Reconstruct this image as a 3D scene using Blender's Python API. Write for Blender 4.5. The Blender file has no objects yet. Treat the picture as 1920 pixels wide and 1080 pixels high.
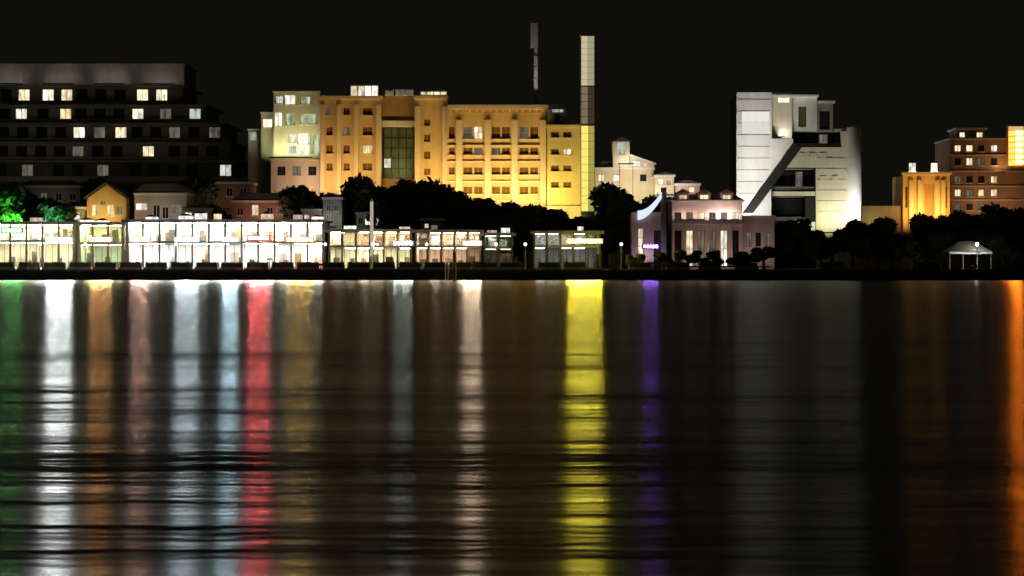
import bpy, math, random
from mathutils import Vector, noise as mnoise
random.seed(7)
S = bpy.context.scene
COL = S.collection
R = math.radians

# ------------------------------------------------------------------ camera
CAM_H = 3.0                       # metres above the water
K = 160.0 / 300.0 / 1920.0        # metres per photo pixel per metre of distance
HOR = 489.0                       # photo row of the horizon
cd = bpy.data.cameras.new('camera')
cam = bpy.data.objects.new('camera', cd); COL.objects.link(cam)
cam.location = (0, 0, CAM_H); cam.rotation_euler = (R(90), 0, 0)
cd.sensor_width = 36; cd.lens = 67.5; cd.shift_y = -(540 - HOR) / 1920.0
cd.clip_start = 0.5; cd.clip_end = 6000
S.camera = cam

# ------------------------------------------------------------------ night sky
w = bpy.data.worlds.new('World'); S.world = w; w.use_nodes = True
nt = w.node_tree; nt.nodes.clear()
o_ = nt.nodes.new('ShaderNodeOutputWorld')
sky = nt.nodes.new('ShaderNodeTexSky'); sky.sky_type = 'NISHITA'; sky.sun_disc = False
sky.sun_elevation = R(-8); sky.sun_rotation = R(200)
b1 = nt.nodes.new('ShaderNodeBackground'); b1.inputs[1].default_value = 0.05
nt.links.new(sky.outputs[0], b1.inputs[0])
b2 = nt.nodes.new('ShaderNodeBackground')            # town glow on the night air, even all round
b2.inputs[0].default_value = (0.0048, 0.0045, 0.0034, 1); b2.inputs[1].default_value = 1.0
ad = nt.nodes.new('ShaderNodeAddShader')
nt.links.new(b1.outputs[0], ad.inputs[0]); nt.links.new(b2.outputs[0], ad.inputs[1])
nt.links.new(ad.outputs[0], o_.inputs[0])

S.view_settings.view_transform = 'Standard'; S.view_settings.look = 'None'
S.view_settings.exposure = 0.0; S.view_settings.gamma = 1.0
S.render.engine = 'CYCLES'
S.cycles.use_denoising = True
S.cycles.max_bounces = 6; S.cycles.diffuse_bounces = 2; S.cycles.glossy_bounces = 3
S.cycles.transparent_max_bounces = 12
S.cycles.sample_clamp_indirect = 4.0

# ------------------------------------------------------------------ helpers
def PX(px, Y): return (px - 960.0) * K * Y
def PZ(py, Y): return CAM_H - (py - HOR) * K * Y
GZ = 1.6                                              # quay level

class MB:
    def __init__(s): s.v = []; s.f = []
    def box(s, x0, x1, y0, y1, z0, z1):
        b = len(s.v)
        s.v += [(x0,y0,z0),(x1,y0,z0),(x1,y1,z0),(x0,y1,z0),(x0,y0,z1),(x1,y0,z1),(x1,y1,z1),(x0,y1,z1)]
        s.f += [tuple(b+i for i in q) for q in ((0,3,2,1),(4,5,6,7),(0,1,5,4),(1,2,6,5),(2,3,7,6),(3,0,4,7))]
        return s
    def prism(s, pts, y0, y1):                        # outline in x,z (counter-clockwise seen from the front)
        b = len(s.v); n = len(pts)
        s.v += [(x, y0, z) for x, z in pts] + [(x, y1, z) for x, z in pts]
        s.f.append(tuple(b+i for i in range(n)))
        s.f.append(tuple(b+n+i for i in reversed(range(n))))
        for i in range(n):
            j = (i+1) % n
            s.f.append((b+i, b+n+i, b+n+j, b+j))
        return s
    def tube(s, p0, p1, r0, r1=None, n=8, cap=True):
        r1 = r0 if r1 is None else r1
        p0 = Vector(p0); p1 = Vector(p1); d = (p1-p0).normalized()
        a = d.orthogonal().normalized(); c = d.cross(a)
        b = len(s.v)
        for p, r in ((p0, r0), (p1, r1)):
            for i in range(n):
                t = 2*math.pi*i/n
                s.v.append(tuple(p + a*(r*math.cos(t)) + c*(r*math.sin(t))))
        for i in range(n):
            j = (i+1) % n
            s.f.append((b+i, b+j, b+n+j, b+n+i))
        if cap:
            s.f.append(tuple(b+i for i in reversed(range(n)))); s.f.append(tuple(b+n+i for i in range(n)))
        return s
    def lathe(s, c, prof, n=12):                      # profile of (r, z) about a vertical axis
        b = len(s.v); m = len(prof)
        for r, z in prof:
            for i in range(n):
                t = 2*math.pi*i/n
                s.v.append((c[0]+r*math.cos(t), c[1]+r*math.sin(t), c[2]+z))
        for k in range(m-1):
            for i in range(n):
                j = (i+1) % n
                s.f.append((b+k*n+i, b+k*n+j, b+(k+1)*n+j, b+(k+1)*n+i))
        s.f.append(tuple(b+i for i in reversed(range(n)))); s.f.append(tuple(b+(m-1)*n+i for i in range(n)))
        return s
    def wall(s, x0, x1, z0, z1, y, t, holes):         # a wall with real rectangular openings
        xs = sorted(set([x0, x1] + [min(max(h[i], x0), x1) for h in holes for i in (0, 1)]))
        zs = sorted(set([z0, z1] + [min(max(h[i], z0), z1) for h in holes for i in (2, 3)]))
        xs = [a for i, a in enumerate(xs) if i == 0 or a - xs[i-1] > 1e-4]
        zs = [a for i, a in enumerate(zs) if i == 0 or a - zs[i-1] > 1e-4]
        def solid(i, k):
            if i < 0 or k < 0 or i >= len(xs)-1 or k >= len(zs)-1: return False
            cx = (xs[i]+xs[i+1])/2; cz = (zs[k]+zs[k+1])/2
            return not any(h[0] < cx < h[1] and h[2] < cz < h[3] for h in holes)
        def quad(a, b_, c, d):
            b = len(s.v); s.v += [a, b_, c, d]; s.f.append((b, b+1, b+2, b+3))
        y1 = y + t
        for i in range(len(xs)-1):
            for k in range(len(zs)-1):
                if not solid(i, k): continue
                a, b_, c, d = xs[i], xs[i+1], zs[k], zs[k+1]
                quad((a,y,c),(b_,y,c),(b_,y,d),(a,y,d)); quad((b_,y1,c),(a,y1,c),(a,y1,d),(b_,y1,d))
                if not solid(i-1,k): quad((a,y1,c),(a,y,c),(a,y,d),(a,y1,d))
                if not solid(i+1,k): quad((b_,y,c),(b_,y1,c),(b_,y1,d),(b_,y,d))
                if not solid(i,k-1): quad((a,y1,c),(b_,y1,c),(b_,y,c),(a,y,c))
                if not solid(i,k+1): quad((a,y,d),(b_,y,d),(b_,y1,d),(a,y1,d))
        return s
    def mesh(s, name, off=(0,0,0), smooth=False):
        m = bpy.data.meshes.new(name)
        m.from_pydata([(a-off[0], b-off[1], c-off[2]) for a, b, c in s.v], [], s.f)
        if smooth: m.polygons.foreach_set('use_smooth', [True]*len(m.polygons))
        m.update(); return m

def link(name, data, mat=None, parent=None, loc=None):
    o = bpy.data.objects.new(name, data); COL.objects.link(o)
    if mat is not None:
        if len(data.materials) == 0: data.materials.append(mat)
        elif data.materials[0] is not mat:
            o.material_slots[0].link = 'OBJECT'; o.material_slots[0].material = mat
    if parent is not None: o.parent = parent
    if loc is not None: o.location = loc
    return o
def world_loc(o):
    v = Vector((0,0,0))
    while o is not None: v = v + o.location; o = o.parent
    return v
def part(name, mb, mat, parent, smooth=False):
    return link(name, mb.mesh(name, world_loc(parent), smooth), mat, parent)
def tag(o, label, cat=None, group=None, kind=None):
    if label: o['label'] = label
    if cat: o['category'] = cat
    if group: o['group'] = group
    if kind: o['kind'] = kind
    return o
def thing(name, label, cat, loc, group=None):
    o = bpy.data.objects.new(name, None); COL.objects.link(o); o.location = loc
    o.empty_display_size = 0.3
    return tag(o, label, cat, group)

# ------------------------------------------------------------------ materials
MATS = {}
def mat(name, col, rough=0.8, var=0.25, scale=0.6, spec=0.3, metal=0.0, bump=0.15, streak=True):
    if name in MATS: return MATS[name]
    m = bpy.data.materials.new(name); m.use_nodes = True; MATS[name] = m
    t = m.node_tree; p = t.nodes['Principled BSDF']
    p.inputs['Roughness'].default_value = rough; p.inputs['Metallic'].default_value = metal
    p.inputs['Specular IOR Level'].default_value = spec
    g = t.nodes.new('ShaderNodeNewGeometry')
    mp = t.nodes.new('ShaderNodeMapping'); mp.inputs['Scale'].default_value = (1, 1, 0.25 if streak else 1)
    t.links.new(g.outputs['Position'], mp.inputs['Vector'])
    n1 = t.nodes.new('ShaderNodeTexNoise'); n1.inputs['Scale'].default_value = scale
    n1.inputs['Detail'].default_value = 6; n1.inputs['Roughness'].default_value = 0.65
    t.links.new(mp.outputs[0], n1.inputs['Vector'])
    rp = t.nodes.new('ShaderNodeMapRange')
    rp.inputs[1].default_value = 0.3; rp.inputs[2].default_value = 0.7
    rp.inputs[3].default_value = 1 - var; rp.inputs[4].default_value = 1 + var*0.6
    t.links.new(n1.outputs[0], rp.inputs[0])
    mx = t.nodes.new('ShaderNodeMix'); mx.data_type = 'RGBA'; mx.blend_type = 'MULTIPLY'
    mx.inputs[0].default_value = 1; mx.inputs[6].default_value = (*col, 1)
    t.links.new(rp.outputs[0], mx.inputs[7]); t.links.new(mx.outputs[2], p.inputs['Base Color'])
    if bump:
        n2 = t.nodes.new('ShaderNodeTexNoise'); n2.inputs['Scale'].default_value = 9; n2.inputs['Detail'].default_value = 4
        t.links.new(g.outputs['Position'], n2.inputs['Vector'])
        bp = t.nodes.new('ShaderNodeBump'); bp.inputs['Strength'].default_value = bump; bp.inputs['Distance'].default_value = 0.05
        t.links.new(n2.outputs[0], bp.inputs['Height']); t.links.new(bp.outputs[0], p.inputs['Normal'])
    return m
def emit(name, col, strength):                        # lamps and light boxes
    if name in MATS: return MATS[name]
    m = bpy.data.materials.new(name); m.use_nodes = True; MATS[name] = m
    t = m.node_tree; t.nodes.clear()
    o = t.nodes.new('ShaderNodeOutputMaterial'); e = t.nodes.new('ShaderNodeEmission')
    e.inputs[0].default_value = (*col, 1); e.inputs[1].default_value = strength
    t.links.new(e.outputs[0], o.inputs[0]); return m
def lit(name, col, strength):                         # a lit room behind glass: each window differs, curtains show
    if name in MATS: return MATS[name]
    m = bpy.data.materials.new(name); m.use_nodes = True; MATS[name] = m
    t = m.node_tree; p = t.nodes['Principled BSDF']
    p.inputs['Base Color'].default_value = (0.03, 0.03, 0.03, 1); p.inputs['Roughness'].default_value = 0.1
    oi = t.nodes.new('ShaderNodeObjectInfo'); g = t.nodes.new('ShaderNodeNewGeometry')
    mp = t.nodes.new('ShaderNodeMapping'); mp.inputs['Scale'].default_value = (1.6, 0.3, 0.5)
    t.links.new(g.outputs['Position'], mp.inputs['Vector'])
    n = t.nodes.new('ShaderNodeTexNoise'); n.inputs['Scale'].default_value = 1.1; n.inputs['Detail'].default_value = 3
    t.links.new(mp.outputs[0], n.inputs['Vector'])
    a = t.nodes.new('ShaderNodeMapRange'); a.inputs[1].default_value = 0.3; a.inputs[2].default_value = 0.7
    a.inputs[3].default_value = 0.35; a.inputs[4].default_value = 1.25
    t.links.new(n.outputs[0], a.inputs[0])
    b = t.nodes.new('ShaderNodeMapRange'); b.inputs[3].default_value = 0.6*strength; b.inputs[4].default_value = 1.3*strength
    t.links.new(oi.outputs['Random'], b.inputs[0])
    mu = t.nodes.new('ShaderNodeMath'); mu.operation = 'MULTIPLY'
    t.links.new(a.outputs[0], mu.inputs[0]); t.links.new(b.outputs[0], mu.inputs[1])
    p.inputs['Emission Color'].default_value = (*col, 1); t.links.new(mu.outputs[0], p.inputs['Emission Strength'])
    return m
def clear_glass(name='clear_glass', tint=(0.9, 0.94, 0.92)):
    if name in MATS: return MATS[name]
    m = bpy.data.materials.new(name); m.use_nodes = True; MATS[name] = m
    t = m.node_tree; t.nodes.clear()
    o = t.nodes.new('ShaderNodeOutputMaterial'); tr = t.nodes.new('ShaderNodeBsdfTransparent')
    tr.inputs[0].default_value = (*tint, 1)
    gl = t.nodes.new('ShaderNodeBsdfGlossy'); gl.inputs['Roughness'].default_value = 0.03
    fr = t.nodes.new('ShaderNodeFresnel'); fr.inputs[0].default_value = 1.45
    mx = t.nodes.new('ShaderNodeMixShader')
    t.links.new(fr.outputs[0], mx.inputs[0]); t.links.new(tr.outputs[0], mx.inputs[1]); t.links.new(gl.outputs[0], mx.inputs[2])
    t.links.new(mx.outputs[0], o.inputs[0]); return m

concrete = mat('concrete', (0.32, 0.30, 0.27), 0.9)
dark_concrete = mat('dark_concrete', (0.12, 0.115, 0.10), 0.9)
seastone = mat('sea_stone', (0.06, 0.06, 0.055), 0.85, 0.4)
paving = mat('paving', (0.16, 0.15, 0.14), 0.85, 0.3, streak=False)
soil = mat('soil', (0.05, 0.055, 0.035), 0.95, 0.4, 0.2, streak=False)
white_paint = mat('white_paint', (0.74, 0.73, 0.70), 0.6, 0.12)
ochre = mat('ochre_plaster', (0.62, 0.40, 0.17), 0.85, 0.16)
ochre_pale = mat('pale_ochre_plaster', (0.70, 0.52, 0.30), 0.85, 0.14)
ochre_deep = mat('deep_ochre_plaster', (0.42, 0.24, 0.09), 0.85, 0.18)
yellow_pl = mat('yellow_plaster', (0.68, 0.52, 0.18), 0.85, 0.15)
cream_pl = mat('cream_plaster', (0.66, 0.60, 0.44), 0.85, 0.15)
pink_pl = mat('pink_plaster', (0.58, 0.44, 0.38), 0.85, 0.18)
brown_pl = mat('brown_plaster', (0.30, 0.19, 0.12), 0.85, 0.2)
red_pl = mat('red_plaster', (0.36, 0.20, 0.15), 0.85, 0.2)
grey_metal = mat('grey_metal', (0.35, 0.36, 0.36), 0.45, 0.15, metal=0.6)
dark_metal = mat('dark_metal', (0.05, 0.05, 0.05), 0.5, 0.2, metal=0.4)
roofing = mat('roofing', (0.08, 0.075, 0.07), 0.85, 0.3)
timber = mat('timber', (0.12, 0.08, 0.05), 0.8, 0.4)
bark = mat('bark', (0.10, 0.075, 0.05), 0.95, 0.3)
tent_white = mat('tent_white', (0.78, 0.78, 0.76), 0.7, 0.06)
hedge_m = mat('hedge', (0.05, 0.08, 0.03), 0.8, 0.5, 3, streak=False)
recess_shade = mat('recess_shade_black', (0.018, 0.017, 0.015), 0.9, 0.3)  # near-black colour that paints the shade of the white tower's recesses
dark_glass = mat('dark_glass', (0.02, 0.022, 0.024), 0.08, 0.3, spec=0.6, bump=0.0)
green_glass = mat('green_glass', (0.10, 0.11, 0.045), 0.15, 0.4, spec=0.6, bump=0.0)
brown_glass = mat('brown_glass', (0.16, 0.085, 0.02), 0.2, 0.3, spec=0.5, bump=0.0)
glass = clear_glass()
lit_warm = lit('lit_warm', (1.0, 0.80, 0.52), 1.25)
lit_cream = lit('lit_cream', (1.0, 0.92, 0.72), 1.5)
lit_yellow = lit('lit_yellow', (1.0, 0.82, 0.38), 1.2)
lit_cool = lit('lit_cool', (0.88, 0.95, 0.90), 0.75)
lit_dim = lit('lit_dim', (0.9, 0.78, 0.6), 0.16)
lit_sky = lit('lit_sky', (0.98, 0.98, 0.92), 1.4)
lit_rose = lit('lit_rose', (1.0, 0.72, 0.62), 0.9)
lit_green = lit('lit_green', (0.80, 0.95, 0.60), 0.6)
leaf_mats = [mat('leaf_a', (0.085, 0.115, 0.04), 0.6, 0.5, 2.0, streak=False, bump=0),
             mat('leaf_b', (0.10, 0.115, 0.05), 0.6, 0.5, 2.0, streak=False, bump=0),
             mat('leaf_c', (0.07, 0.10, 0.045), 0.6, 0.5, 2.0, streak=False, bump=0)]

# ------------------------------------------------------------------ water, land, quay
def water_material():
    m = bpy.data.materials.new('harbour_water'); m.use_nodes = True
    t = m.node_tree; t.nodes.clear()
    out = t.nodes.new('ShaderNodeOutputMaterial')
    g = t.nodes.new('ShaderNodeNewGeometry')
    def wave(lam, slope, seed):               # crests along the shore, broken up, slope bounded
        mp = t.nodes.new('ShaderNodeMapping'); mp.inputs['Scale'].default_value = (0.75, 1, 1); mp.inputs['Location'].default_value = (seed*13.7, seed*5.1, seed)
        t.links.new(g.outputs['Position'], mp.inputs['Vector'])
        n = t.nodes.new('ShaderNodeTexWave'); n.wave_type = 'BANDS'; n.bands_direction = 'Y'; n.wave_profile = 'SIN'
        n.inputs['Scale'].default_value = 0.314/lam; n.inputs['Distortion'].default_value = 4.5
        n.inputs['Detail'].default_value = 1.5; n.inputs['Detail Scale'].default_value = 2.0; n.inputs['Detail Roughness'].default_value = 0.5
        t.links.new(mp.outputs[0], n.inputs['Vector'])
        mu = t.nodes.new('ShaderNodeMath'); mu.operation = 'MULTIPLY'; mu.inputs[1].default_value = slope*lam/math.pi
        t.links.new(n.outputs['Fac'], mu.inputs[0]); return mu
    s = None
    for i, (lam, sl) in enumerate(((31, 0.005), (16, 0.009), (8.3, 0.011), (4.3, 0.011), (2.1, 0.012), (1.0, 0.014), (0.45, 0.014))):
        wv = wave(lam, sl, i+1.0)
        if s is None: s = wv
        else:
            q = t.nodes.new('ShaderNodeMath'); t.links.new(s.outputs[0], q.inputs[0]); t.links.new(wv.outputs[0], q.inputs[1]); s = q
    bp = t.nodes.new('ShaderNodeBump'); bp.inputs['Strength'].default_value = 1.0; bp.inputs['Distance'].default_value = 1.0
    t.links.new(s.outputs[0], bp.inputs['Height'])
    gl = t.nodes.new('ShaderNodeBsdfAnisotropic'); gl.distribution = 'GGX'
    gl.inputs['Color'].default_value = (0.76, 0.77, 0.76, 1)
    gl.inputs['Roughness'].default_value = 0.25; gl.inputs['Anisotropy'].default_value = 0.52
    cv = t.nodes.new('ShaderNodeCombineXYZ'); cv.inputs[0].default_value = 1.0
    t.links.new(cv.outputs[0], gl.inputs['Tangent'])
    t.links.new(bp.outputs[0], gl.inputs['Normal'])
    df = t.nodes.new('ShaderNodeBsdfDiffuse'); df.inputs[0].default_value = (0.012, 0.014, 0.012, 1)
    fr = t.nodes.new('ShaderNodeFresnel'); fr.inputs[0].default_value = 1.33
    mx = t.nodes.new('ShaderNodeMixShader')
    ff = t.nodes.new('ShaderNodeMapRange'); ff.inputs[3].default_value = 0.30; ff.inputs[4].default_value = 0.95   # ripples turn some facets to the eye
    t.links.new(fr.outputs[0], ff.inputs[0]); t.links.new(ff.outputs[0], mx.inputs[0]); t.links.new(df.outputs[0], mx.inputs[1]); t.links.new(gl.outputs[0], mx.inputs[2])
    t.links.new(mx.outputs[0], out.inputs[0]); return m
mb = MB(); mb.v = [(-600,-60,0),(600,-60,0),(600,300.2,0),(-600,300.2,0)]; mb.f = [(0,1,2,3)]
tag(link('water', mb.mesh('water'), water_material()), None, kind='structure')
mb = MB(); mb.v = [(-3000,300.9,1.5),(3000,300.9,1.5),(3000,5000,1.5),(-3000,5000,1.5)]; mb.f = [(0,1,2,3)]
tag(link('ground', mb.mesh('ground'), soil), None, kind='structure')
mb = MB().box(-400, 400, 300.9, 338, 1.3, GZ)
tag(link('promenade', mb.mesh('promenade'), paving), None, kind='structure')
sw = thing('seawall', 'dark stone seawall with coping along the water edge', 'seawall', (0, 300.4, 0))
pm = MB().box(-1.98, 1.98, -0.4, 0.45, -1.0, GZ-0.25).mesh('panel')
for i in range(52): link('panel', pm, seastone, sw, ((i-25.5)*4.0, random.uniform(-0.03, 0.03), 0))
part('backing', MB().box(-400, 400, 300.75, 300.88, -1.0, GZ-0.26), seastone, sw)
part('coping', MB().box(-400, 400, 299.85, 300.86, GZ-0.249, GZ+0.06), dark_concrete, sw)

# quay railing
rl = thing('quay_railing', 'thin dark metal railing along the quay edge', 'railing', (0, 300.5, GZ+0.06))
post = MB().box(-0.035, 0.035, -0.035, 0.035, 0, 1.05).mesh('post')
for i in range(75): link('post', post, dark_metal, rl, (-90 + i*2.45, 0, 0))
for z in (0.35, 0.68, 1.05): link('rail', MB().box(-91, 92, -0.025, 0.025, z, z+0.04).mesh('rail'), dark_metal, rl)

# ------------------------------------------------------------------ building kit
WCACHE = {}
def window(parent, x0, x1, z0, z1, y, pane_mat, frame_mat, nx=1, nz=1):
    wd = round(x1-x0, 2); h = round(z1-z0, 2); key = (wd, h, nx, nz)
    if key not in WCACHE:
        f = 0.07
        holes = []; panes = []
        for i in range(nx):
            for k in range(nz):
                a = f + i*(wd-f)/nx; b = (i+1)*(wd-f)/nx
                c = f + k*(h-f)/nz; d = (k+1)*(h-f)/nz
                holes.append((a, b, c, d)); panes.append((a, b, c, d))
        fm = MB().wall(0, wd, 0, h, 0, 0.08, holes).mesh('window')
        pms = [MB().box(a, b, 0.03, 0.05, c, d).mesh('pane') for a, b, c, d in panes]
        WCACHE[key] = (fm, pms)
    fm, pms = WCACHE[key]
    pl = world_loc(parent)
    o = link('window', fm, frame_mat, parent, (x0-pl.x, y-pl.y, z0-pl.z))
    for p in pms: link('pane', p, pane_mat, o, (0, 0, 0))
    return o

LN = [0]
def washer(label, loc, target, length, watts, col, group='floodlights washing the facades', spread=150, width=0.18):
    """a linear floodlight: housing, lens, bracket and its lamp"""
    LN[0] += 1
    t = thing('floodlight', label, 'floodlight', loc, group)
    d = (Vector(target) - Vector(loc)); d.normalize()
    q = d.to_track_quat('-Z', 'Y')
    h = link('housing', MB().box(-length/2, length/2, -width/2, width/2, 0.02, 0.2).mesh('housing'), dark_metal, t)
    h.rotation_mode = 'QUATERNION'; h.rotation_quaternion = q
    ln = link('lens', MB().box(-length/2+0.03, length/2-0.03, -width/2+0.03, width/2-0.03, 0.005, 0.018).mesh('lens'), emit('lens_%02d' % LN[0], col, 2.0), t)
    ln.rotation_mode = 'QUATERNION'; ln.rotation_quaternion = q
    br = MB()
    for sx in (-0.4, 0.4): br.box(sx*length-0.03, sx*length+0.03, -0.03, 0.03, -0.45, -0.03)
    link('bracket', br.mesh('bracket'), dark_metal, t)
    if not any(k_ in label for k_ in ('terrace floodlight', 'ledge', 'roof-level', 'roof floodlight beside', 'balcony', 'mast', 'atrium')) and loc[2] > GZ + 0.7:
        pb = MB()
        for sx in (-0.4, 0.4): pb.box(sx*length-0.05, sx*length+0.05, -0.05, 0.05, 1.5-loc[2], -0.452)
        link('pole', pb.mesh('pole'), dark_metal, t)
    L = bpy.data.lights.new('lamp', 'AREA'); L.shape = 'RECTANGLE'; L.size = length; L.size_y = width
    L.energy = watts; L.color = col; L.spread = R(spread)
    lo = bpy.data.objects.new('lamp', L); COL.objects.link(lo); lo.parent = t
    lo.rotation_mode = 'QUATERNION'; lo.rotation_quaternion = q
    return t

def lamp_bar(label, px, py, Y, width, n, col, L, group='lamp bars facing the water'):
    """a bar of hooded spotlights aimed out over the water"""
    x = PX(px, Y); z = PZ(py, Y)
    t = thing('lamp_bar', label, 'lamp bar', (x, Y, z), group)
    link('rail', MB().box(-width/2-0.15, width/2+0.15, 0.16, 0.26, -0.06, 0.06).mesh('rail'), dark_metal, t)
    r = min(0.24, width/n*0.42)
    mxc = max(col)
    link('added_glow_board', MB().box(-width/2-0.25, width/2+0.25, 0.262, 0.36, -0.42, 0.42).mesh('added_glow_board'), emit('board_%02d' % LN[0], tuple(0.04+0.9*c/mxc for c in col), 0.85 if L > 100 else 0.4), t)  # glowing backing added so each lamp bar shows its streak colour
    LN[0] += 1
    em = emit('spot_%02d' % LN[0], col, L * 2.5 / (n*math.pi*r*r))
    for sx in (-0.38, 0.38): link('arm', MB().box(sx*width-0.04, sx*width+0.04, 0.362, 2.0, -0.41, -0.33).mesh('arm'), dark_metal, t)
    hd = MB(); hd.tube((0,0.16,0), (0,0.0,0), r*0.75, r*1.12, 12, True); hd = hd.mesh('lamp_head')
    ls = MB(); ls.v = [(r*math.cos(2*math.pi*i/12), -0.006, r*math.sin(2*math.pi*i/12)) for i in range(12)]; ls.f = [tuple(range(12))]
    ls = ls.mesh('lens')
    for i in range(n):
        h = link('lamp_head', hd, dark_metal, t, ((i-(n-1)/2)*width/n, 0, 0))
        link('lens', ls, em, h)
    return t

# ------------------------------------------------------------------ stepped hotel, far left
def stepped_hotel():
    Y = 372; k = K*Y
    x0 = PX(-120, Y)
    t = thing('stepped_hotel', 'dark grey stepped hotel with scattered lit windows at far left', 'hotel', (PX(160, Y), Y, 1.5))
    floors = [(160, 197, 342), (197, 232, 384), (232, 268, 420), (268, 303, 436), (303, 340, 474), (340, 376, 474), (376, 412, 474), (412, 450, 474)]
    litset = {(0,45):lit_warm,(0,90):lit_cream,(0,125):lit_warm,(0,267):lit_warm,(0,303):lit_cream,
              (1,42):lit_cream,(1,125):lit_yellow,(1,260):lit_cream,(1,367):lit_cool,(1,312):lit_dim,
              (2,152):lit_cream,(2,230):lit_warm,(2,405):lit_dim,(2,190):lit_dim,(2,330):lit_dim,
              (3,152):lit_dim,(3,257):lit_cool,(3,283):lit_warm,(4,428):lit_cool,(4,60):lit_dim,(4,200):lit_dim}
    for fi, (ya, yb, xe) in enumerate(floors):
        z1 = PZ(ya, Y); z0 = PZ(yb, Y) if fi < len(floors)-1 else 1.5
        yf = Y - fi*0.9
        x1 = PX(xe, Y); holes = []
        zz0 = PZ(yb, Y) + 0.85; zz1 = z1 - 0.75
        wins = []
        p = -95
        while p < xe - 16:
            wins.append(p); p += 35.5
        for (f2, px) in litset:
            if f2 == fi:
                wins = [q for q in wins if abs(q - px) > 27] + [px]
        for q in sorted(wins):
            a = PX(q, Y) - 1.1; b = PX(q, Y) + 1.1
            holes.append((a, b, zz0, zz1))
        part('wall', MB().wall(x0, x1, z0, z1, yf, 0.35, holes), dark_concrete if fi > 3 else concrete, t)
        part('return_wall', MB().box(x1-0.35, x1-0.002, yf+0.352, Y+18, z0, z1-0.3), concrete, t)
        part('core', MB().box(x0, x1-0.4, yf+1.2, Y+17, z0, z1-0.3), roofing, t)
        part('slab', MB().box(x0-0.2, x1+1.0, yf-1.1, Y+18, z1-0.28, z1+0.02), concrete, t)
        part('balustrade', MB().box(x0, x1+0.9, yf-1.05, yf-0.95, z0+0.05, z0+0.75), concrete, t)
        for q, h in zip(sorted(wins), holes):
            window(t, h[0], h[1], h[2], h[3], yf+0.12, litset.get((fi, q), dark_glass), dark_metal, 2, 1)
    # blank penthouse wall above, set back behind a roof terrace
    zt = PZ(120, Y); zb = PZ(160, Y)
    pw = part('penthouse_wall', MB().box(x0, PX(342, Y), Y+2.2, Y+16, zb-0.2, zt), concrete, t)
    for i in range(11):
        xx = x0 + 3 + i*4.3
        if xx < PX(338, Y): part('pilaster', MB().box(xx, xx+0.35, Y+2.08, Y+2.195, zb, zt-0.3), concrete, pw)
    part('coping', MB().box(x0-0.2, PX(342, Y)+0.25, Y+1.95, Y+16.2, zt+0.002, zt+0.3), concrete, t)
    for i in range(4):
        washer('slim terrace floodlight on the stepped hotel roof, number %s from the corner' % ['first','second','third','fourth'][i],
               (PX(300-i*95, Y), Y-0.3, zb+0.35), (PX(300-i*95, Y), Y+2.2, zb+3.2), 6.0, 34, (1.0, 0.90, 0.78), 'terrace floodlights on the stepped hotel')
stepped_hotel()
for i, px in enumerate((60, 300)):
    washer('added dim fill floodlight on the slope below the stepped hotel, ' + ('left', 'right')[i], (PX(px, 352), 350, PZ(352, 352)), (PX(px, 372), 368, PZ(230, 372)), 3, 120, (1.0, 0.86, 0.66), 'added fill floodlights below the stepped hotel')  # weak lamps added in place of the general town light on the hotel

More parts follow.
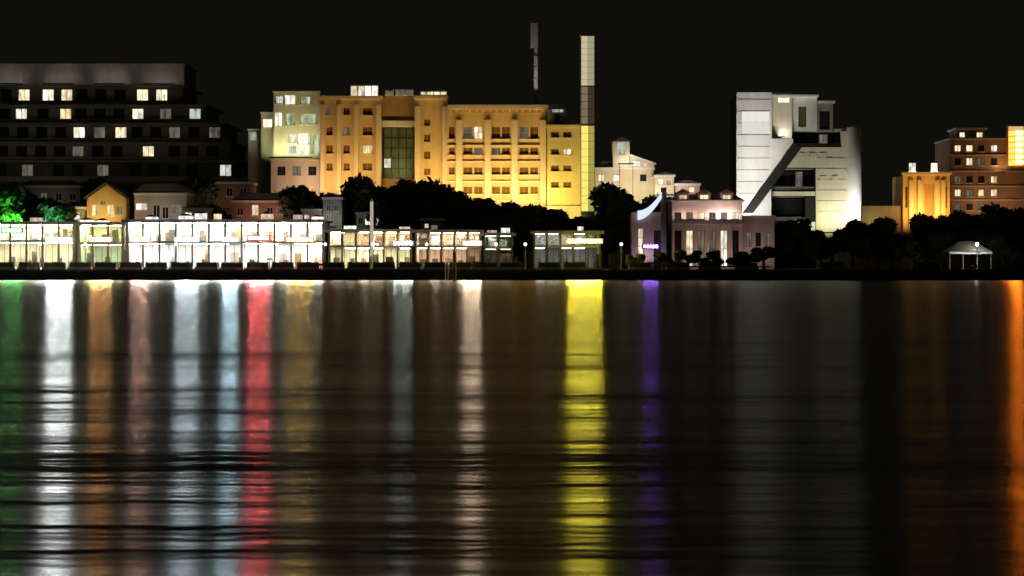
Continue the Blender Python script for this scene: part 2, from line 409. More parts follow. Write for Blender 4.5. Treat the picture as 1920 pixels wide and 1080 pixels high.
# ------------------------------------------------------------------ pale stepped wing
def pale_wing():
    Y = 356
    t = thing('stepped_wing', 'pale green-cream stepped building with bright corner windows left of the orange hotel', 'building', (PX(545, Y), Y, 1.5))
    segs = [(462, 488, 243, 0.8, cream_pl), (488, 513, 212, 0.4, cream_pl), (513, 600, 174, 0.0, cream_pl)]
    wins = {0: [(464, 478, 240+6, 262, lit_cool)], 1: [(491, 509, 222, 238, lit_cream)],
            2: [(517, 531, 180, 194, lit_cool), (534, 554, 178, 196, lit_cream), (564, 582, 181, 195, lit_green),
                (515, 529, 211, 237, lit_cream), (537, 551, 213, 235, lit_green), (564, 592, 213, 232, lit_green),
                (541, 556, 252, 268, lit_cream), (558, 578, 250, 270, lit_cream), (541, 556, 273, 288, lit_cool), (558, 578, 272, 290, lit_cream),
                (582, 597, 252, 288, lit_green)]}
    for i, (a, b, yt, dy, m) in enumerate(segs):
        hs = [(PX(w_[0], Y), PX(w_[1], Y), PZ(w_[3], Y), PZ(w_[2], Y)) for w_ in wins[i]]
        yf = Y + dy*3
        zt = PZ(yt, Y)
        part('wall', MB().wall(PX(a, Y), PX(b, Y)-0.01, 1.5, zt, yf, 0.4, hs), m, t)
        part('core', MB().box(PX(a, Y)+0.02, PX(b, Y)-0.03, yf+0.9, Y+14, 1.5, zt-0.05), m, t)
        part('coping', MB().box(PX(a, Y)-0.15, PX(b, Y)+0.12, yf-0.2, Y+14.1, zt+0.003, zt+0.3), white_paint, t)
        for w_, h in zip(wins[i], hs):
            window(t, h[0], h[1], h[2], h[3], yf+0.15, w_[4], white_paint, 2, 1)
            part('sill', MB().box(h[0]-0.15, h[1]+0.15, yf-0.22, yf+0.1, h[2]-0.2, h[2]-0.02), white_paint, t)
    part('ledge', MB().box(PX(508, Y), PX(662, Y), Y-3.2, Y-0.25, PZ(300, Y)-0.3, PZ(300, Y)), ochre_pale, t)
    # lower salmon podium
    hs = []
    for i in range(5):
        a = PX(520 + i*29, Y-3); hs.append((a, a+1.5, PZ(329, Y-3), PZ(312, Y-3)))
    part('podium_wall', MB().wall(PX(508, Y-3), PX(662, Y-3), 1.5, PZ(300, Y)-0.31, Y-3, 0.4, hs), pink_pl, t)
    for i, h in enumerate(hs): window(t, h[0], h[1], h[2], h[3], Y-2.85, [dark_glass, lit_dim, dark_glass, lit_warm, dark_glass][i], dark_metal, 2, 1)
    part('podium_core', MB().box(PX(509, Y-3), PX(661, Y-3), Y-2.3, Y-0.3, 1.5, PZ(301, Y)-0.3), pink_pl, t)
    washer('floodlight on the pale stepped wing ledge', (PX(548, Y), Y-2.6, PZ(300, Y)+0.45), (PX(550, Y), Y, PZ(240, Y)), 8, 420, (0.93, 1.0, 0.55))
    washer('low floodlight in front of the salmon podium wall', (PX(585, Y), Y-9, PZ(378, Y)), (PX(585, Y), Y-3, PZ(318, Y)), 9, 420, (1.0, 0.72, 0.50))
pale_wing()

# ------------------------------------------------------------------ orange hotel
def orange_hotel():
    Y = 352
    t = thing('orange_hotel', 'floodlit orange hotel with green glass atrium and window grid', 'hotel', (PX(810, Y), Y, 1.5))
    X = lambda p: PX(p, Y)
    Zz = lambda p: PZ(p, Y)
    # --- block with the atrium
    hs = []
    for r, (ya, yb) in enumerate(((202, 216), (238, 254), (272, 288), (306, 320))):
        for c, (xa, xb) in enumerate(((612, 624), (644, 656), (680, 698))):
            hs.append((X(xa), X(xb), Zz(yb), Zz(ya), r, c))
    part('wall', MB().wall(X(600), X(715), 1.5, Zz(186), Y, 0.4, [h[:4] for h in hs]), ochre, t)
    for h in hs:
        pm_ = brown_glass if (h[4]*3+h[5]*5) % 4 else lit_dim
        if h[5] == 2 and h[4] == 2: pm_ = lit_yellow
        window(t, h[0], h[1], h[2], h[3], Y+0.18, pm_, ochre_deep, 2, 1)
        part('sill', MB().box(h[0]-0.12, h[1]+0.12, Y-0.16, Y+0.1, h[2]-0.16, h[2]-0.01), ochre_pale, t)
    part('core', MB().box(X(600), X(715), Y+1.0, Y+16, 1.5, Zz(187)), ochre_deep, t)
    for a in (601, 632, 664, 706): part('pilaster', MB().box(X(a), X(a+8), Y-0.35, Y-0.003, 1.5, Zz(196)), ochre_pale, t)
    part('cornice', MB().box(X(598), X(717), Y-0.6, Y+0.5, Zz(186)+0.003, Zz(180)), ochre_pale, t)
    # --- atrium, recessed
    ya_ = Y + 1.6
    part('atrium_head', MB().box(X(715)+0.01, X(778)-0.01, ya_-0.8, Y+14, Zz(224), Zz(180)), ochre_deep, t)
    part('lintel', MB().box(X(715)+0.01, X(778)-0.01, ya_-1.2, ya_+0.3, Zz(237), Zz(226)), cream_pl, t)
    for c in range(4):
        for r in range(5):
            xa = 719 + c*14; yt = 239 + r*19
            window(t, X(xa), X(xa+13.4), Zz(yt+18.4), Zz(yt), ya_, lit_cream if (c, r) in ((0, 3),) else green_glass, dark_metal, 1, 1)
    part('atrium_base', MB().box(X(715)+0.01, X(778)-0.01, ya_-0.1, Y+14, 1.5, Zz(334)), ochre_deep, t)
    part('atrium_core', MB().box(X(715)+0.02, X(778)-0.02, ya_+0.6, Y+14, Zz(334), Zz(224)), dark_concrete, t)
    # --- corner tower right of the atrium
    hs = [(X(795), X(807), Zz(yb), Zz(ya)) for ya, yb in ((224, 236), (252, 266), (284, 298), (316, 328))]
    part('wall', MB().wall(X(778), X(839), 1.5, Zz(186), Y-0.3, 0.4, hs), ochre, t)
    for i, h in enumerate(hs): window(t, h[0], h[1], h[2], h[3], Y-0.12, brown_glass, ochre_deep, 2, 1)
    part('core', MB().box(X(778)+0.01, X(839)-0.01, Y+0.6, Y+16, 1.5, Zz(187)), ochre_deep, t)
    for a in (778, 830): part('pilaster', MB().box(X(a), X(a+9), Y-0.7, Y-0.303, 1.5, Zz(200)), ochre_pale, t)
    part('cornice', MB().box(X(776), X(841), Y-0.9, Y+0.3, Zz(186)+0.003, Zz(180)), ochre_pale, t)
    # roof lanterns: white lit screens along the parapet
    for (a, b, c, d, s) in ((657, 709, 159, 183, 0), (722, 738, 168, 179, 1), (741, 776, 166, 179, 1), (788, 838, 170, 179, 2)):
        p_ = part('roof_screen', MB().box(X(a), X(b), Y+0.2, Y+5, Zz(d), Zz(c)), cream_pl, t)
        n = max(2, int((b-a)/12))
        for i in range(n):
            xa = a + (b-a)*i/n + 1.2; xb = a + (b-a)*(i+1)/n - 1.2
            part('light_panel', MB().box(X(xa), X(xb), Y+0.1, Y+0.195, Zz(d-2), Zz(c+2.5)), [lit_cream, lit_dim, lit_warm][s] if (i+s) % 5 else lit_warm, p_)
    # --- window grid block
    yf = Y - 1.0
    cols = [(842, 853), (869, 886), (889, 905), (922, 938), (941, 956), (974, 991), (994, 1009)]
    rows = [(238, 261), (277, 291), (314, 328), (350, 364), (386, 402), (420, 438)]
    hs = [(X(a), X(b), Zz(d), Zz(c), i, r) for i, (a, b) in enumerate(cols) for r, (c, d) in enumerate(rows)]
    part('wall', MB().wall(X(839)+0.01, X(1024), 1.5, Zz(212), yf, 0.4, [h[:4] for h in hs]), ochre, t)
    for h in hs:
        i, r = h[4], h[5]
        pm_ = brown_glass
        if (i, r) in ((1, 0), (3, 1), (5, 0), (2, 1)): pm_ = lit_dim
        if (i, r) in ((2, 0),): pm_ = lit_warm
        window(t, h[0], h[1], h[2], h[3], yf+0.2, pm_, ochre_deep, 2, 2 if r == 0 else 1)
        part('sill', MB().box(h[0]-0.1, h[1]+0.1, yf-0.18, yf+0.12, h[2]-0.18, h[2]-0.01), ochre_pale, t)
    part('core', MB().box(X(840), X(1024), yf+1.2, Y+16, 1.5, Zz(213)), ochre_deep, t)
    for a in (855.5, 909, 959, 1012.5): part('pilaster', MB().box(X(a), X(a+11.5), yf-0.45, yf-0.003, 1.5, Zz(226)), ochre_pale, t)
    for r in range(5):
        zc = Zz(rows[r][1]+13); 
        for (a, b) in ((839.5, 855), (867.5, 908.5), (921, 958.5), (971, 1012)):
            part('string_course', MB().box(X(a), X(b), yf-0.22, yf-0.002, zc-0.16, zc+0.16), ochre_pale, t)
    part('frieze', MB().box(X(839)+0.02, X(1026), yf-0.1, yf+0.5, Zz(212)+0.003, Zz(206)), ochre_deep, t)
    part('cornice', MB().box(X(839)+0.02, X(1028), yf-0.8, yf+1.0, Zz(206)+0.003, Zz(198)), ochre_pale, t)
    for i in range(15):
        xx = X(843 + i*12.4); part('bracket', MB().box(xx, xx+0.28, yf-0.6, yf-0.102, Zz(211), Zz(206.3)), ochre_pale, t)
orange_hotel()
Y0 = 352
for i, (px, wl, wt, n) in enumerate([(628, 6.5, 520, 'under the left bays of the orange hotel'), (685, 5, 420, 'just left of the green atrium'), (808, 6, 620, 'right of the green atrium'),
                       (880, 8, 950, 'under the left bays of the window grid'), (955, 8, 950, 'under the middle bays of the window grid'), (1005, 5, 620, 'under the right bays of the window grid')]):
    dy = 6.5
    washer('amber floodlight ' + n, (PX(px, Y0), Y0-dy, PZ(395 if px > 830 else 372, Y0)), (PX(px, Y0), Y0-0.5, PZ(262, Y0)), wl, wt*(1.2 if px > 830 else 1.2), (1.0, 0.78, 0.33) if px > 830 else (1.0, 0.70, 0.28))
washer('small green-white floodlight inside the atrium recess', (PX(747, Y0), Y0-1.0, PZ(333, Y0)), (PX(747, Y0), Y0+1.6, PZ(240, Y0)), 4, 150, (0.85, 1.0, 0.6))

# ------------------------------------------------------------------ yellow end block and its roof hut
def yellow_block():
    Y = 349
    X = lambda p: PX(p, Y)
    Zz = lambda p: PZ(p, Y)
    t = thing('yellow_end_block', 'floodlit yellow end block with rooftop hut beside the pylon', 'building', (X(1064), Y, 1.5))
    hs = [(X(a), X(a+15), Zz(yb), Zz(ya)) for a in (1033, 1056) for ya, yb in ((247, 258), (279, 290), (310, 321), (341, 352))]
    part('wall', MB().wall(X(1026), X(1108), 1.5, Zz(238), Y, 0.4, hs), yellow_pl, t)
    for i, h in enumerate(hs):
        window(t, h[0], h[1], h[2], h[3], Y+0.15, lit_warm if i == 5 else brown_glass, ochre_deep, 2, 1)
        part('sill', MB().box(h[0]-0.1, h[1]+0.1, Y-0.16, Y+0.1, h[2]-0.16, h[2]-0.01), yellow_pl, t)
    part('core', MB().box(X(1026)+0.01, X(1108)-0.01, Y+0.9, Y+15, 1.5, Zz(239)), ochre_deep, t)
    part('coping', MB().box(X(1025), X(1109), Y-0.25, Y+15.2, Zz(238)+0.003, Zz(234)), ochre_pale, t)
    part('plinth', MB().box(X(1024), X(1110), Y-0.5, Y-0.003, 1.5, Zz(386)), ochre_pale, t)
    hut = part('roof_hut', MB().box(X(1027), X(1062), Y+1.5, Y+6, Zz(234)+0.003, Zz(204)), concrete, t)
    part('hut_roof', MB().prism([(X(1024), Zz(204)+0.003), (X(1065), Zz(204)+0.003), (X(1055), Zz(195)), (X(1034), Zz(195))], Y+1.2, Y+6.3), roofing, hut)
    part('hut_door', MB().box(X(1040), X(1050), Y+1.42, Y+1.497, Zz(233), Zz(214)), dark_metal, hut)
    part('hut_lamp', MB().box(X(1036), X(1056), Y+1.38, Y+1.497, Zz(209), Zz(203)), lit_cool, hut)
yellow_block()
washer('yellow floodlight at the foot of the yellow end block', (PX(1063, 349), 342, PZ(415, 349)), (PX(1063, 349), 349, PZ(320, 349)), 6, 1000, (1.0, 0.84, 0.28))

# ------------------------------------------------------------------ pylon and mast
def pylon():
    Y = 342
    X = lambda p: PX(p, Y)
    Zz = lambda p: PZ(p, Y)
    t = thing('light_pylon', 'tall slender pylon with glowing cream top and yellow lower panels', 'pylon', (X(1101), Y, 1.5))
    part('shaft', MB().box(X(1089), X(1115), Y, Y+2.4, 1.5, Zz(66)), grey_metal, t)
    part('cap', MB().box(X(1087.5), X(1116.5), Y-0.15, Y+2.55, Zz(66)+0.003, Zz(62)), grey_metal, t)
    part('base', MB().box(X(1083), X(1121), Y-0.6, Y+3.0, 1.5, 3.2), dark_concrete, t)
    up = emit('pylon_cream', (0.90, 0.80, 0.46), 0.62); up2 = emit('pylon_cream_shaded', (0.82, 0.80, 0.50), 0.42)  # dimmer copy on the right half paints a shaded side face
    for i in range(8):
        a = 68 + i*11.6
        part('top_panel', MB().box(X(1090), X(1102), Y-0.1, Y-0.003, Zz(a+11), Zz(a)), up, t)
        part('top_panel', MB().box(X(1102.6), X(1114), Y-0.1, Y-0.003, Zz(a+11), Zz(a)), up2, t)
    mid = emit('pylon_mid', (0.40, 0.30, 0.20), 0.5); mid2 = emit('pylon_mid_shaded', (0.40, 0.28, 0.18), 0.13)  # brown mid tone given as weak glow, right half painted as shaded side
    for i in range(5):
        a = 163 + i*14
        part('mid_panel', MB().box(X(1090), X(1102), Y-0.08, Y-0.003, Zz(a+13), Zz(a)), mid, t)
        part('mid_panel', MB().box(X(1102.6), X(1114), Y-0.08, Y-0.003, Zz(a+13), Zz(a)), mid2, t)
    lo = emit('pylon_yellow', (0.95, 0.80, 0.17), 1.05); lo2 = emit('pylon_yellow_shaded', (0.5, 0.42, 0.09), 0.8)  # second yellow is the same glow dimmed, painting the shaded side
    for i in range(11):
        a = 236 + i*14.6
        part('low_panel', MB().box(X(1090), X(1103), Y-0.1, Y-0.003, Zz(a+14), Zz(a)), lo, t)
        part('low_panel', MB().box(X(1103.8), X(1114), Y-0.08, Y-0.003, Zz(a+14), Zz(a)), lo2, t)
    # mast
    Y = 352
    t = thing('mast', 'thin grey mast on the roof left of the pylon', 'mast', (PX(1005, Y), Y+3, PZ(198, Y)))
    z0 = PZ(205, Y); zt = PZ(40, Y); zm = PZ(86, Y)
    part('pole', MB().tube((PX(1005, Y), Y+3, z0), (PX(1005, Y), Y+3, zm), 0.42, 0.36, 10), concrete, t)
    part('top_sleeve', MB().box(PX(995, Y), PX(1009, Y), Y+2.7, Y+3.3, zm, zt), concrete, t)
    for i in range(5): 
        z = z0 + (zm-z0)*(i+0.7)/5.5
        part('collar', MB().tube((PX(1005, Y), Y+3, z), (PX(1005, Y), Y+3, z+0.15), 0.5, 0.5, 10), grey_metal, t)
    washer('small floodlight at the mast foot', (PX(1004, Y), Y-0.6, PZ(196, Y)+0.5), (PX(1000, Y), Y+3, PZ(90, Y)), 1.2, 110, (0.95, 0.92, 0.85), spread=70)
pylon()

# ------------------------------------------------------------------ cream gable house right of the pylon
def gable_house():
    Y = 346
    X = lambda p: PX(p, Y)
    Zz = lambda p: PZ(p, Y)
    t = thing('turret_house', 'cream house with stepped turret right of the pylon', 'house', (X(1190), Y, 1.5))
    hs = [(X(a), X(a+12), Zz(340), Zz(327)) for a in (1122, 1150, 1200)]
    part('wall', MB().wall(X(1116), X(1226), 1.5, Zz(318), Y, 0.4, hs), cream_pl, t)
    for i, h in enumerate(hs): window(t, h[0], h[1], h[2], h[3], Y+0.15, [lit_warm, lit_cream, dark_glass][i], dark_metal, 2, 1)
    part('core', MB().box(X(1116)+0.01, X(1226)-0.01, Y+0.8, Y+11, 1.5, Zz(319)), cream_pl, t)
    part('eaves', MB().box(X(1114), X(1228), Y-0.5, Y+11.2, Zz(318)+0.003, Zz(314)), white_paint, t)
    part('roof', MB().prism([(X(1114), Zz(314)+0.003), (X(1178), Zz(314)+0.003), (X(1170), Zz(303)), (X(1128), Zz(303))], Y+0.3, Y+10.8), roofing, t)
    hs = [(X(1157), X(1172), Zz(291), Zz(268))]
    part('turret', MB().wall(X(1149), X(1180), Zz(314)+0.01, Zz(266), Y-0.9, 0.4, hs), cream_pl, t)
    part('turret_core', MB().box(X(1149)+0.01, X(1180)-0.01, Y-0.1, Y+3, Zz(314)+0.01, Zz(267)), cream_pl, t)
    window(t, *hs[0], Y-0.75, lit_cool, white_paint, 2, 2)
    part('turret_roof', MB().prism([(X(1146), Zz(266)+0.003), (X(1183), Zz(266)+0.003), (X(1165), Zz(257))], Y-1.1, Y+3.2), roofing, t)
    part('raking_wall', MB().prism([(X(1181), Zz(314)+0.01), (X(1226), Zz(314)+0.01), (X(1226), Zz(309)), (X(1181), Zz(293))], Y-0.7, Y+3), cream_pl, t)
    part('raking_roof', MB().prism([(X(1180), Zz(292.5)), (X(1229), Zz(309.8)), (X(1230), Zz(306.5)), (X(1180), Zz(289))], Y-1.0, Y+3.3), white_paint, t)
    window(t, X(1186), X(1200), Zz(312), Zz(302), Y-0.8, lit_cream, white_paint, 3, 1)
    window(t, X(1206), X(1216), Zz(312), Zz(306), Y-0.8, lit_rose, white_paint, 2, 1)
    washer('warm floodlight below the cream turret house wall', (X(1180), Y-6.5, Zz(384)), (X(1190), Y, Zz(310)), 9, 780, (1.0, 0.80, 0.56))
    washer('small roof floodlight before the cream turret', (X(1172), Y-3.2, Zz(308)), (X(1180), Y-0.8, Zz(290)), 3, 60, (1.0, 0.98, 0.8))
gable_house()

# ------------------------------------------------------------------ white tower with the slanted wing
def white_tower():
    Y = 384
    X = lambda p: PX(p, Y)
    Zz = lambda p: PZ(p, Y)
    t = thing('white_tower', 'white floodlit tower with slanted sail-shaped wing and dark balcony bands', 'tower', (X(1497), Y, 1.5))
    yl = Y - 2.5
    # slanted wing: a thick wall whose right edge leans in towards the foot
    part('sail_wall', MB().prism([(PX(1381, yl), 1.5), (PX(1386, yl), 1.5), (PX(1393, yl), PZ(398, yl)), (PX(1487, yl), PZ(268, yl)), (PX(1487, yl), PZ(260, yl)), (PX(1447, yl), PZ(260, yl)), (PX(1447, yl), PZ(173, yl)), (PX(1381, yl), PZ(173, yl))], yl, yl+1.6), white_paint, t)
    part('sail_edge', MB().prism([(PX(1394, yl), PZ(399, yl)), (PX(1412, yl), PZ(399, yl)), (PX(1503, yl), PZ(276, yl)), (PX(1487.5, yl), PZ(268, yl))], yl-0.4, yl+1.7), recess_shade, t)  # dark strip painting the shaded diagonal recess
    part('wing_core', MB().box(X(1383), X(1445), Y-0.85, Y+14, 1.5, Zz(176)), white_paint, t)
    for i in range(9):
        zz = 186 + i*22
        xr = min(1445, 1485 - (zz-268)*0.72) if zz > 268 else 1446
        if xr > 1396: part('joint_strip', MB().box(PX(1382, yl), PX(xr-3, yl), yl-0.05, yl-0.003, PZ(zz+1.2, yl), PZ(zz, yl)), concrete, t)
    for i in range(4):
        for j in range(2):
            part('added_glow_panel', MB().box(PX(1391+i*13, yl), PX(1403.4+i*13, yl), yl-0.12, yl-0.055, PZ(229+j*20.5, yl), PZ(209+j*20.5, yl)), emit('tower_panel_%d' % j, (1, 0.97, 0.9), 0.82-0.1*j), t)  # added glow standing in for a brighter patch of the white wall
    # centre and right block: stepped floors with deep dark bands
    prof = [(170, 200, 1448, 1482), (182, 250, 1482, 1532), (192, 250, 1532, 1560), (240, 430, 1590, 1616)]
    part('stair_head', MB().box(X(1447)+0.02, X(1484), Y-0.6, Y+12, Zz(262), Zz(174)), cream_pl, t)
    part('top_floor', MB().wall(X(1484)+0.01, X(1532), Zz(246)+0.01, Zz(182), Y, 0.4, [(X(1497), X(1512), Zz(238), Zz(200))]), white_paint, t)
    window(t, X(1497), X(1512), Zz(238), Zz(200), Y+0.2, green_glass, dark_metal, 1, 3)
    part('top_floor_step', MB().wall(X(1532)+0.01, X(1562), Zz(246)+0.01, Zz(193), Y+0.3, 0.4, [(X(1537), X(1557), Zz(243), Zz(208))]), concrete, t)
    window(t, X(1537), X(1557), Zz(243), Zz(208), Y+0.5, dark_glass, dark_metal, 2, 2)
    part('top_core', MB().box(X(1485), X(1560), Y+1.0, Y+14, Zz(246)+0.01, Zz(196)), concrete, t)
    part('top_lamp', MB().box(X(1459), X(1478), Y-0.72, Y-0.603, Zz(192), Zz(184)), lit_cream, t)
    part('roof_rim', MB().box(X(1446), X(1534), Y-0.9, Y+12.2, Zz(182)+0.003, Zz(178)), white_paint, t)
    part('roof_rim', MB().box(X(1534)+0.01, X(1566), Y-0.3, Y+12.2, Zz(193)+0.003, Zz(189)), white_paint, t)
    # balcony bands (openings set deep) over the curved cream body
    bands = [(246, 276, 1484, 1578, 'u'), (316, 357, 1432, 1528, 'm'), (368, 414, 1408, 1511, 'l')]
    hs = [(X(a), X(b), Zz(d), Zz(c)) for c, d, a, b, _ in bands]
    part('wall', MB().wall(X(1404), X(1590), Zz(314), Zz(246), Y+0.1, 1.5, hs[:1]), cream_pl, t)
    part('right_wall', MB().box(X(1530), X(1590), Y+0.1, Y+1.6, 1.5, Zz(314)-0.003), cream_pl, t)
    part('recess_wall', MB().wall(X(1404), X(1530)-0.003, 1.5, Zz(314)-0.003, Y+0.5, 1.1, hs[1:]), recess_shade, t)  # recess shade put into its near-black colour
    part('terrace_strip', MB().box(X(1440), X(1529), Y+0.2, Y+0.497, Zz(367), Zz(359)), cream_pl, t)
    part('terrace_base', MB().box(X(1478), X(1529), Y+0.15, Y+0.497, Zz(432), Zz(416)), white_paint, t)
    for i in range(6): part('joint_strip', MB().box(X(1532), X(1588), Y+0.05, Y+0.097, Zz(297+i*20), Zz(296+i*20)), concrete, t)
    part('body_core', MB().box(X(1405), X(1590), Y+5, Y+14, 1.5, Zz(247)), dark_concrete, t)
    for (c, d, a, b, _), h in zip(bands, hs):
        part('balcony_rail', MB().box(h[0]+0.003, h[1]-0.003, Y+0.62, Y+0.72, h[2], h[2]+0.8), dark_concrete, t)
        n = int((b-a)/16)
        for i in range(n):
            xa = a + 2 + i*(b-a-4)/n; xb = a + 2 + (i+1)*(b-a-4)/n - 1
            window(t, X(xa), X(xb), Zz(d-3), Zz(c+4), Y+3.2, lit_dim if (i*7+a) % 5 == 0 else dark_glass, dark_metal, 1, 1)
        part('soffit', MB().box(h[0], h[1], Y+1.6, Y+4.9, h[3]-0.1, h[3]+0.2), concrete, t)
    for i, (xa, ya, m) in enumerate([(1498, 287, lit_cream), (1518, 287, lit_dim), (1538, 287, lit_cream), (1550, 296, dark_glass), (1538, 330, lit_dim), (1560, 330, lit_dim)]):
        part('plaque', MB().box(X(xa), X(xa+11), Y-0.02, Y+0.096, Zz(ya+9), Zz(ya)), cream_pl, t)
    # round right-hand column
    cx = X(1602); r = X(1616)-X(1602)
    part('round_column', MB().lathe((cx, Y+0.6, 0), [(r, 1.5), (r, Zz(242)), (r*0.9, Zz(240)), (r*0.9, Zz(238))], 20), white_paint, t, True)
    part('link_wall', MB().box(X(1564), X(1592), Y+0.3, Y+8, Zz(246)+0.003, Zz(241)), concrete, t)
    washer('white floodlight at the foot of the slanted white wing', (PX(1396, yl), yl-6, Zz(425)), (PX(1405, yl), yl, Zz(330)), 4, 1350, (1.0, 0.98, 0.92))
    washer('second white floodlight set back from the slanted wing foot', (PX(1420, yl), yl-13, Zz(428)), (PX(1412, yl), yl, Zz(215)), 3, 700, (1.0, 0.96, 0.9), spread=60)
    washer('lime-white floodlight under the cream body of the white tower', (X(1548), Y-5, Zz(436)), (X(1556), Y, Zz(350)), 4.5, 560, (0.95, 1.0, 0.60))
    washer('white floodlight at the foot of the round column', (X(1607), Y-5, Zz(432)), (X(1603), Y, Zz(350)), 2.5, 900, (1.0, 0.95, 0.95))
    washer('roof floodlight beside the tower stair head', (PX(1464, Y), Y-1.9, PZ(260, yl)+0.5), (X(1500), Y, Zz(212)), 2, 110, (0.98, 0.98, 0.88))
white_tower()

# ------------------------------------------------------------------ right-hand buildings
def lantern_hall():
    Y = 366
    X = lambda p: PX(p, Y)
    Zz = lambda p: PZ(p, Y)
    t = thing('lantern_hall', 'orange floodlit hall with two white lanterns on its roof', 'hall', (X(1737), Y, 1.5))
    arch = []
    cxp, r = 1742, 8
    hs = [(X(1733), X(1751), 1.5, Zz(344)), (X(1697), X(1702), Zz(390), Zz(350)), (X(1772), X(1776), Zz(390), Zz(350))]
    part('wall', MB().wall(X(1693), X(1781), 1.5, Zz(328), Y, 0.4, hs), ochre, t)
    part('door', MB().box(X(1733), X(1751), Y+0.5, Y+0.6, 1.5, Zz(344)), ochre_deep, t)
    for h in hs[1:]: window(t, *h, Y+0.2, brown_glass, ochre_deep, 1, 3)
    part('core', MB().box(X(1693)+0.01, X(1781)-0.01, Y+1, Y+10, 1.5, Zz(329)), ochre_deep, t)
    for a in (1704, 1720, 1753, 1764): part('pilaster', MB().box(X(a), X(a+8), Y-0.4, Y-0.003, 1.5, Zz(338)), ochre_pale, t)
    part('cornice', MB().box(X(1690), X(1784), Y-0.7, Y+0.5, Zz(328)+0.003, Zz(323)), ochre_pale, t)
    for a in (1711, 1752):
        z0 = Zz(323)+0.005; z1 = Zz(306)
        l = part('lantern', MB().lathe((X(a), Y+0.2, 0), [(0.75, z0), (0.75, z0+0.2), (0.62, z0+0.21), (0.62, z1)], 8), lit('lantern_glow', (1, 0.9, 0.7), 1.4), t)
        part('lantern_roof', MB().lathe((X(a), Y+0.2, 0), [(0.85, z1+0.003), (0.5, z1+0.35), (0.08, z1+0.5), (0.05, z1+1.1)], 8), roofing, l)
    part('low_wall', MB().box(X(1616), X(1690), Y+0.5, Y+1.2, 1.5, Zz(386)), brown_pl, t)
    washer('amber floodlight before the lantern hall door', (X(1737), Y-4.5, Zz(418)), (X(1737), Y, Zz(365)), 7, 1200, (1.0, 0.60, 0.17))
    washer('lime floodlight by the low wall beside the white tower', (X(1636), Y-3, Zz(428)), (X(1636), Y, Zz(388)), 2.5, 130, (0.9, 1.0, 0.45))
lantern_hall()
def brown_hotel():
    Y = 374
    X = lambda p: PX(p, Y)
    Zz = lambda p: PZ(p, Y)
    t = thing('brown_hotel', 'brown hotel with roof frame and glowing vertical sign at far right', 'hotel', (X(1880), Y, 1.5))
    cols = [1790, 1812, 1834, 1858, 1930, 1955, 1980]; rows = [(272, 284), (296, 310), (330, 343), (355, 368), (382, 394), (412, 426)]
    hs = [(X(a), X(a+12), Zz(d), Zz(c), i, r) for i, a in enumerate(cols) for r, (c, d) in enumerate(rows)]
    part('wall', MB().wall(X(1783), X(2020), 1.5, Zz(262), Y, 0.4, [h[:4] for h in hs]), brown_pl, t)
    lm = {(1,1): lit_warm, (3,0): lit_cream, (0,3): lit_warm, (2,3): lit_yellow, (3,4): lit_dim, (1,0): lit_warm, (2,1): lit_dim, (0,2): lit_dim, (3,2): lit_yellow, (1,3): lit_dim, (3,3): lit_warm, (2,4): lit_dim, (0,0): lit_warm, (4,1): lit_warm, (4,3): lit_dim, (0, 4): lit_dim}
    for h in hs:
        window(t, h[0], h[1], h[2], h[3], Y+0.15, lm.get((h[4], h[5]), dark_glass), dark_metal, 2, 1)
        part('sill', MB().box(h[0]-0.12, h[1]+0.12, Y-0.2, Y+0.1, h[2]-0.18, h[2]-0.01), pink_pl, t)
    part('core', MB().box(X(1783)+0.01, X(2020)-0.01, Y+0.9, Y+14, 1.5, Zz(263)), brown_pl, t)
    for z in (290, 320, 348, 374): part('string_course', MB().box(X(1781), X(2021), Y-0.25, Y-0.003, Zz(z+2), Zz(z)), pink_pl, t)
    part('coping', MB().box(X(1781), X(2022), Y-0.3, Y+14.1, Zz(262)+0.003, Zz(259)), pink_pl, t)
    pen = part('penthouse', MB().wall(X(1797), X(1850), Zz(259)+0.006, Zz(243), Y+1.2, 0.4, [(X(1802), X(1812), Zz(257), Zz(247)), (X(1834), X(1846), Zz(257), Zz(247))]), pink_pl, t)
    window(t, X(1802), X(1812), Zz(257), Zz(247), Y+1.35, lit_cream, dark_metal, 2, 1)
    window(t, X(1834), X(1846), Zz(257), Zz(247), Y+1.35, lit_warm, dark_metal, 2, 1)
    part('penthouse_core', MB().box(X(1797)+0.01, X(1850)-0.01, Y+2, Y+8, Zz(259)+0.006, Zz(244)), pink_pl, t)
    part('penthouse_roof', MB().box(X(1794), X(1853), Y+0.8, Y+8.3, Zz(243)+0.003, Zz(239)), white_paint, t)
    sg = part('vertical_sign', MB().box(X(1886), X(1918), Y-1.2, Y-0.3, Zz(314), Zz(236)), ochre_deep, t)
    em = emit('sign_orange', (1.0, 0.215, 0.012), 88.0); em2 = emit('sign_cream', (1.0, 0.62, 0.30), 0.75)
    for i in range(6):
        a = 246 + i*11
        part('light_panel', MB().box(X(1901), X(1915), Y-1.3, Y-1.203, Zz(a+8), Zz(a)), em, sg)
    part('light_panel', MB().box(X(1888), X(1916), Y-1.28, Y-1.203, Zz(245), Zz(238)), em2, sg)
    for i in range(6):
        a = 246 + i*11
        part('light_panel', MB().box(X(1888), X(1899), Y-1.28, Y-1.203, Zz(a+10), Zz(a)), emit('sign_amber', (1.0, 0.30, 0.05), 3.0), sg)
    washer('warm floodlight at the foot of the brown hotel', (X(1850), Y-6, Zz(420)), (X(1850), Y, Zz(330)), 10, 400, (1.0, 0.58, 0.32))
    washer('roof-level floodlight behind the glowing vertical sign', (X(1872), Y-1.6, Zz(322)), (X(1868), Y, Zz(270)), 2, 90, (1.0, 0.55, 0.2))
brown_hotel()

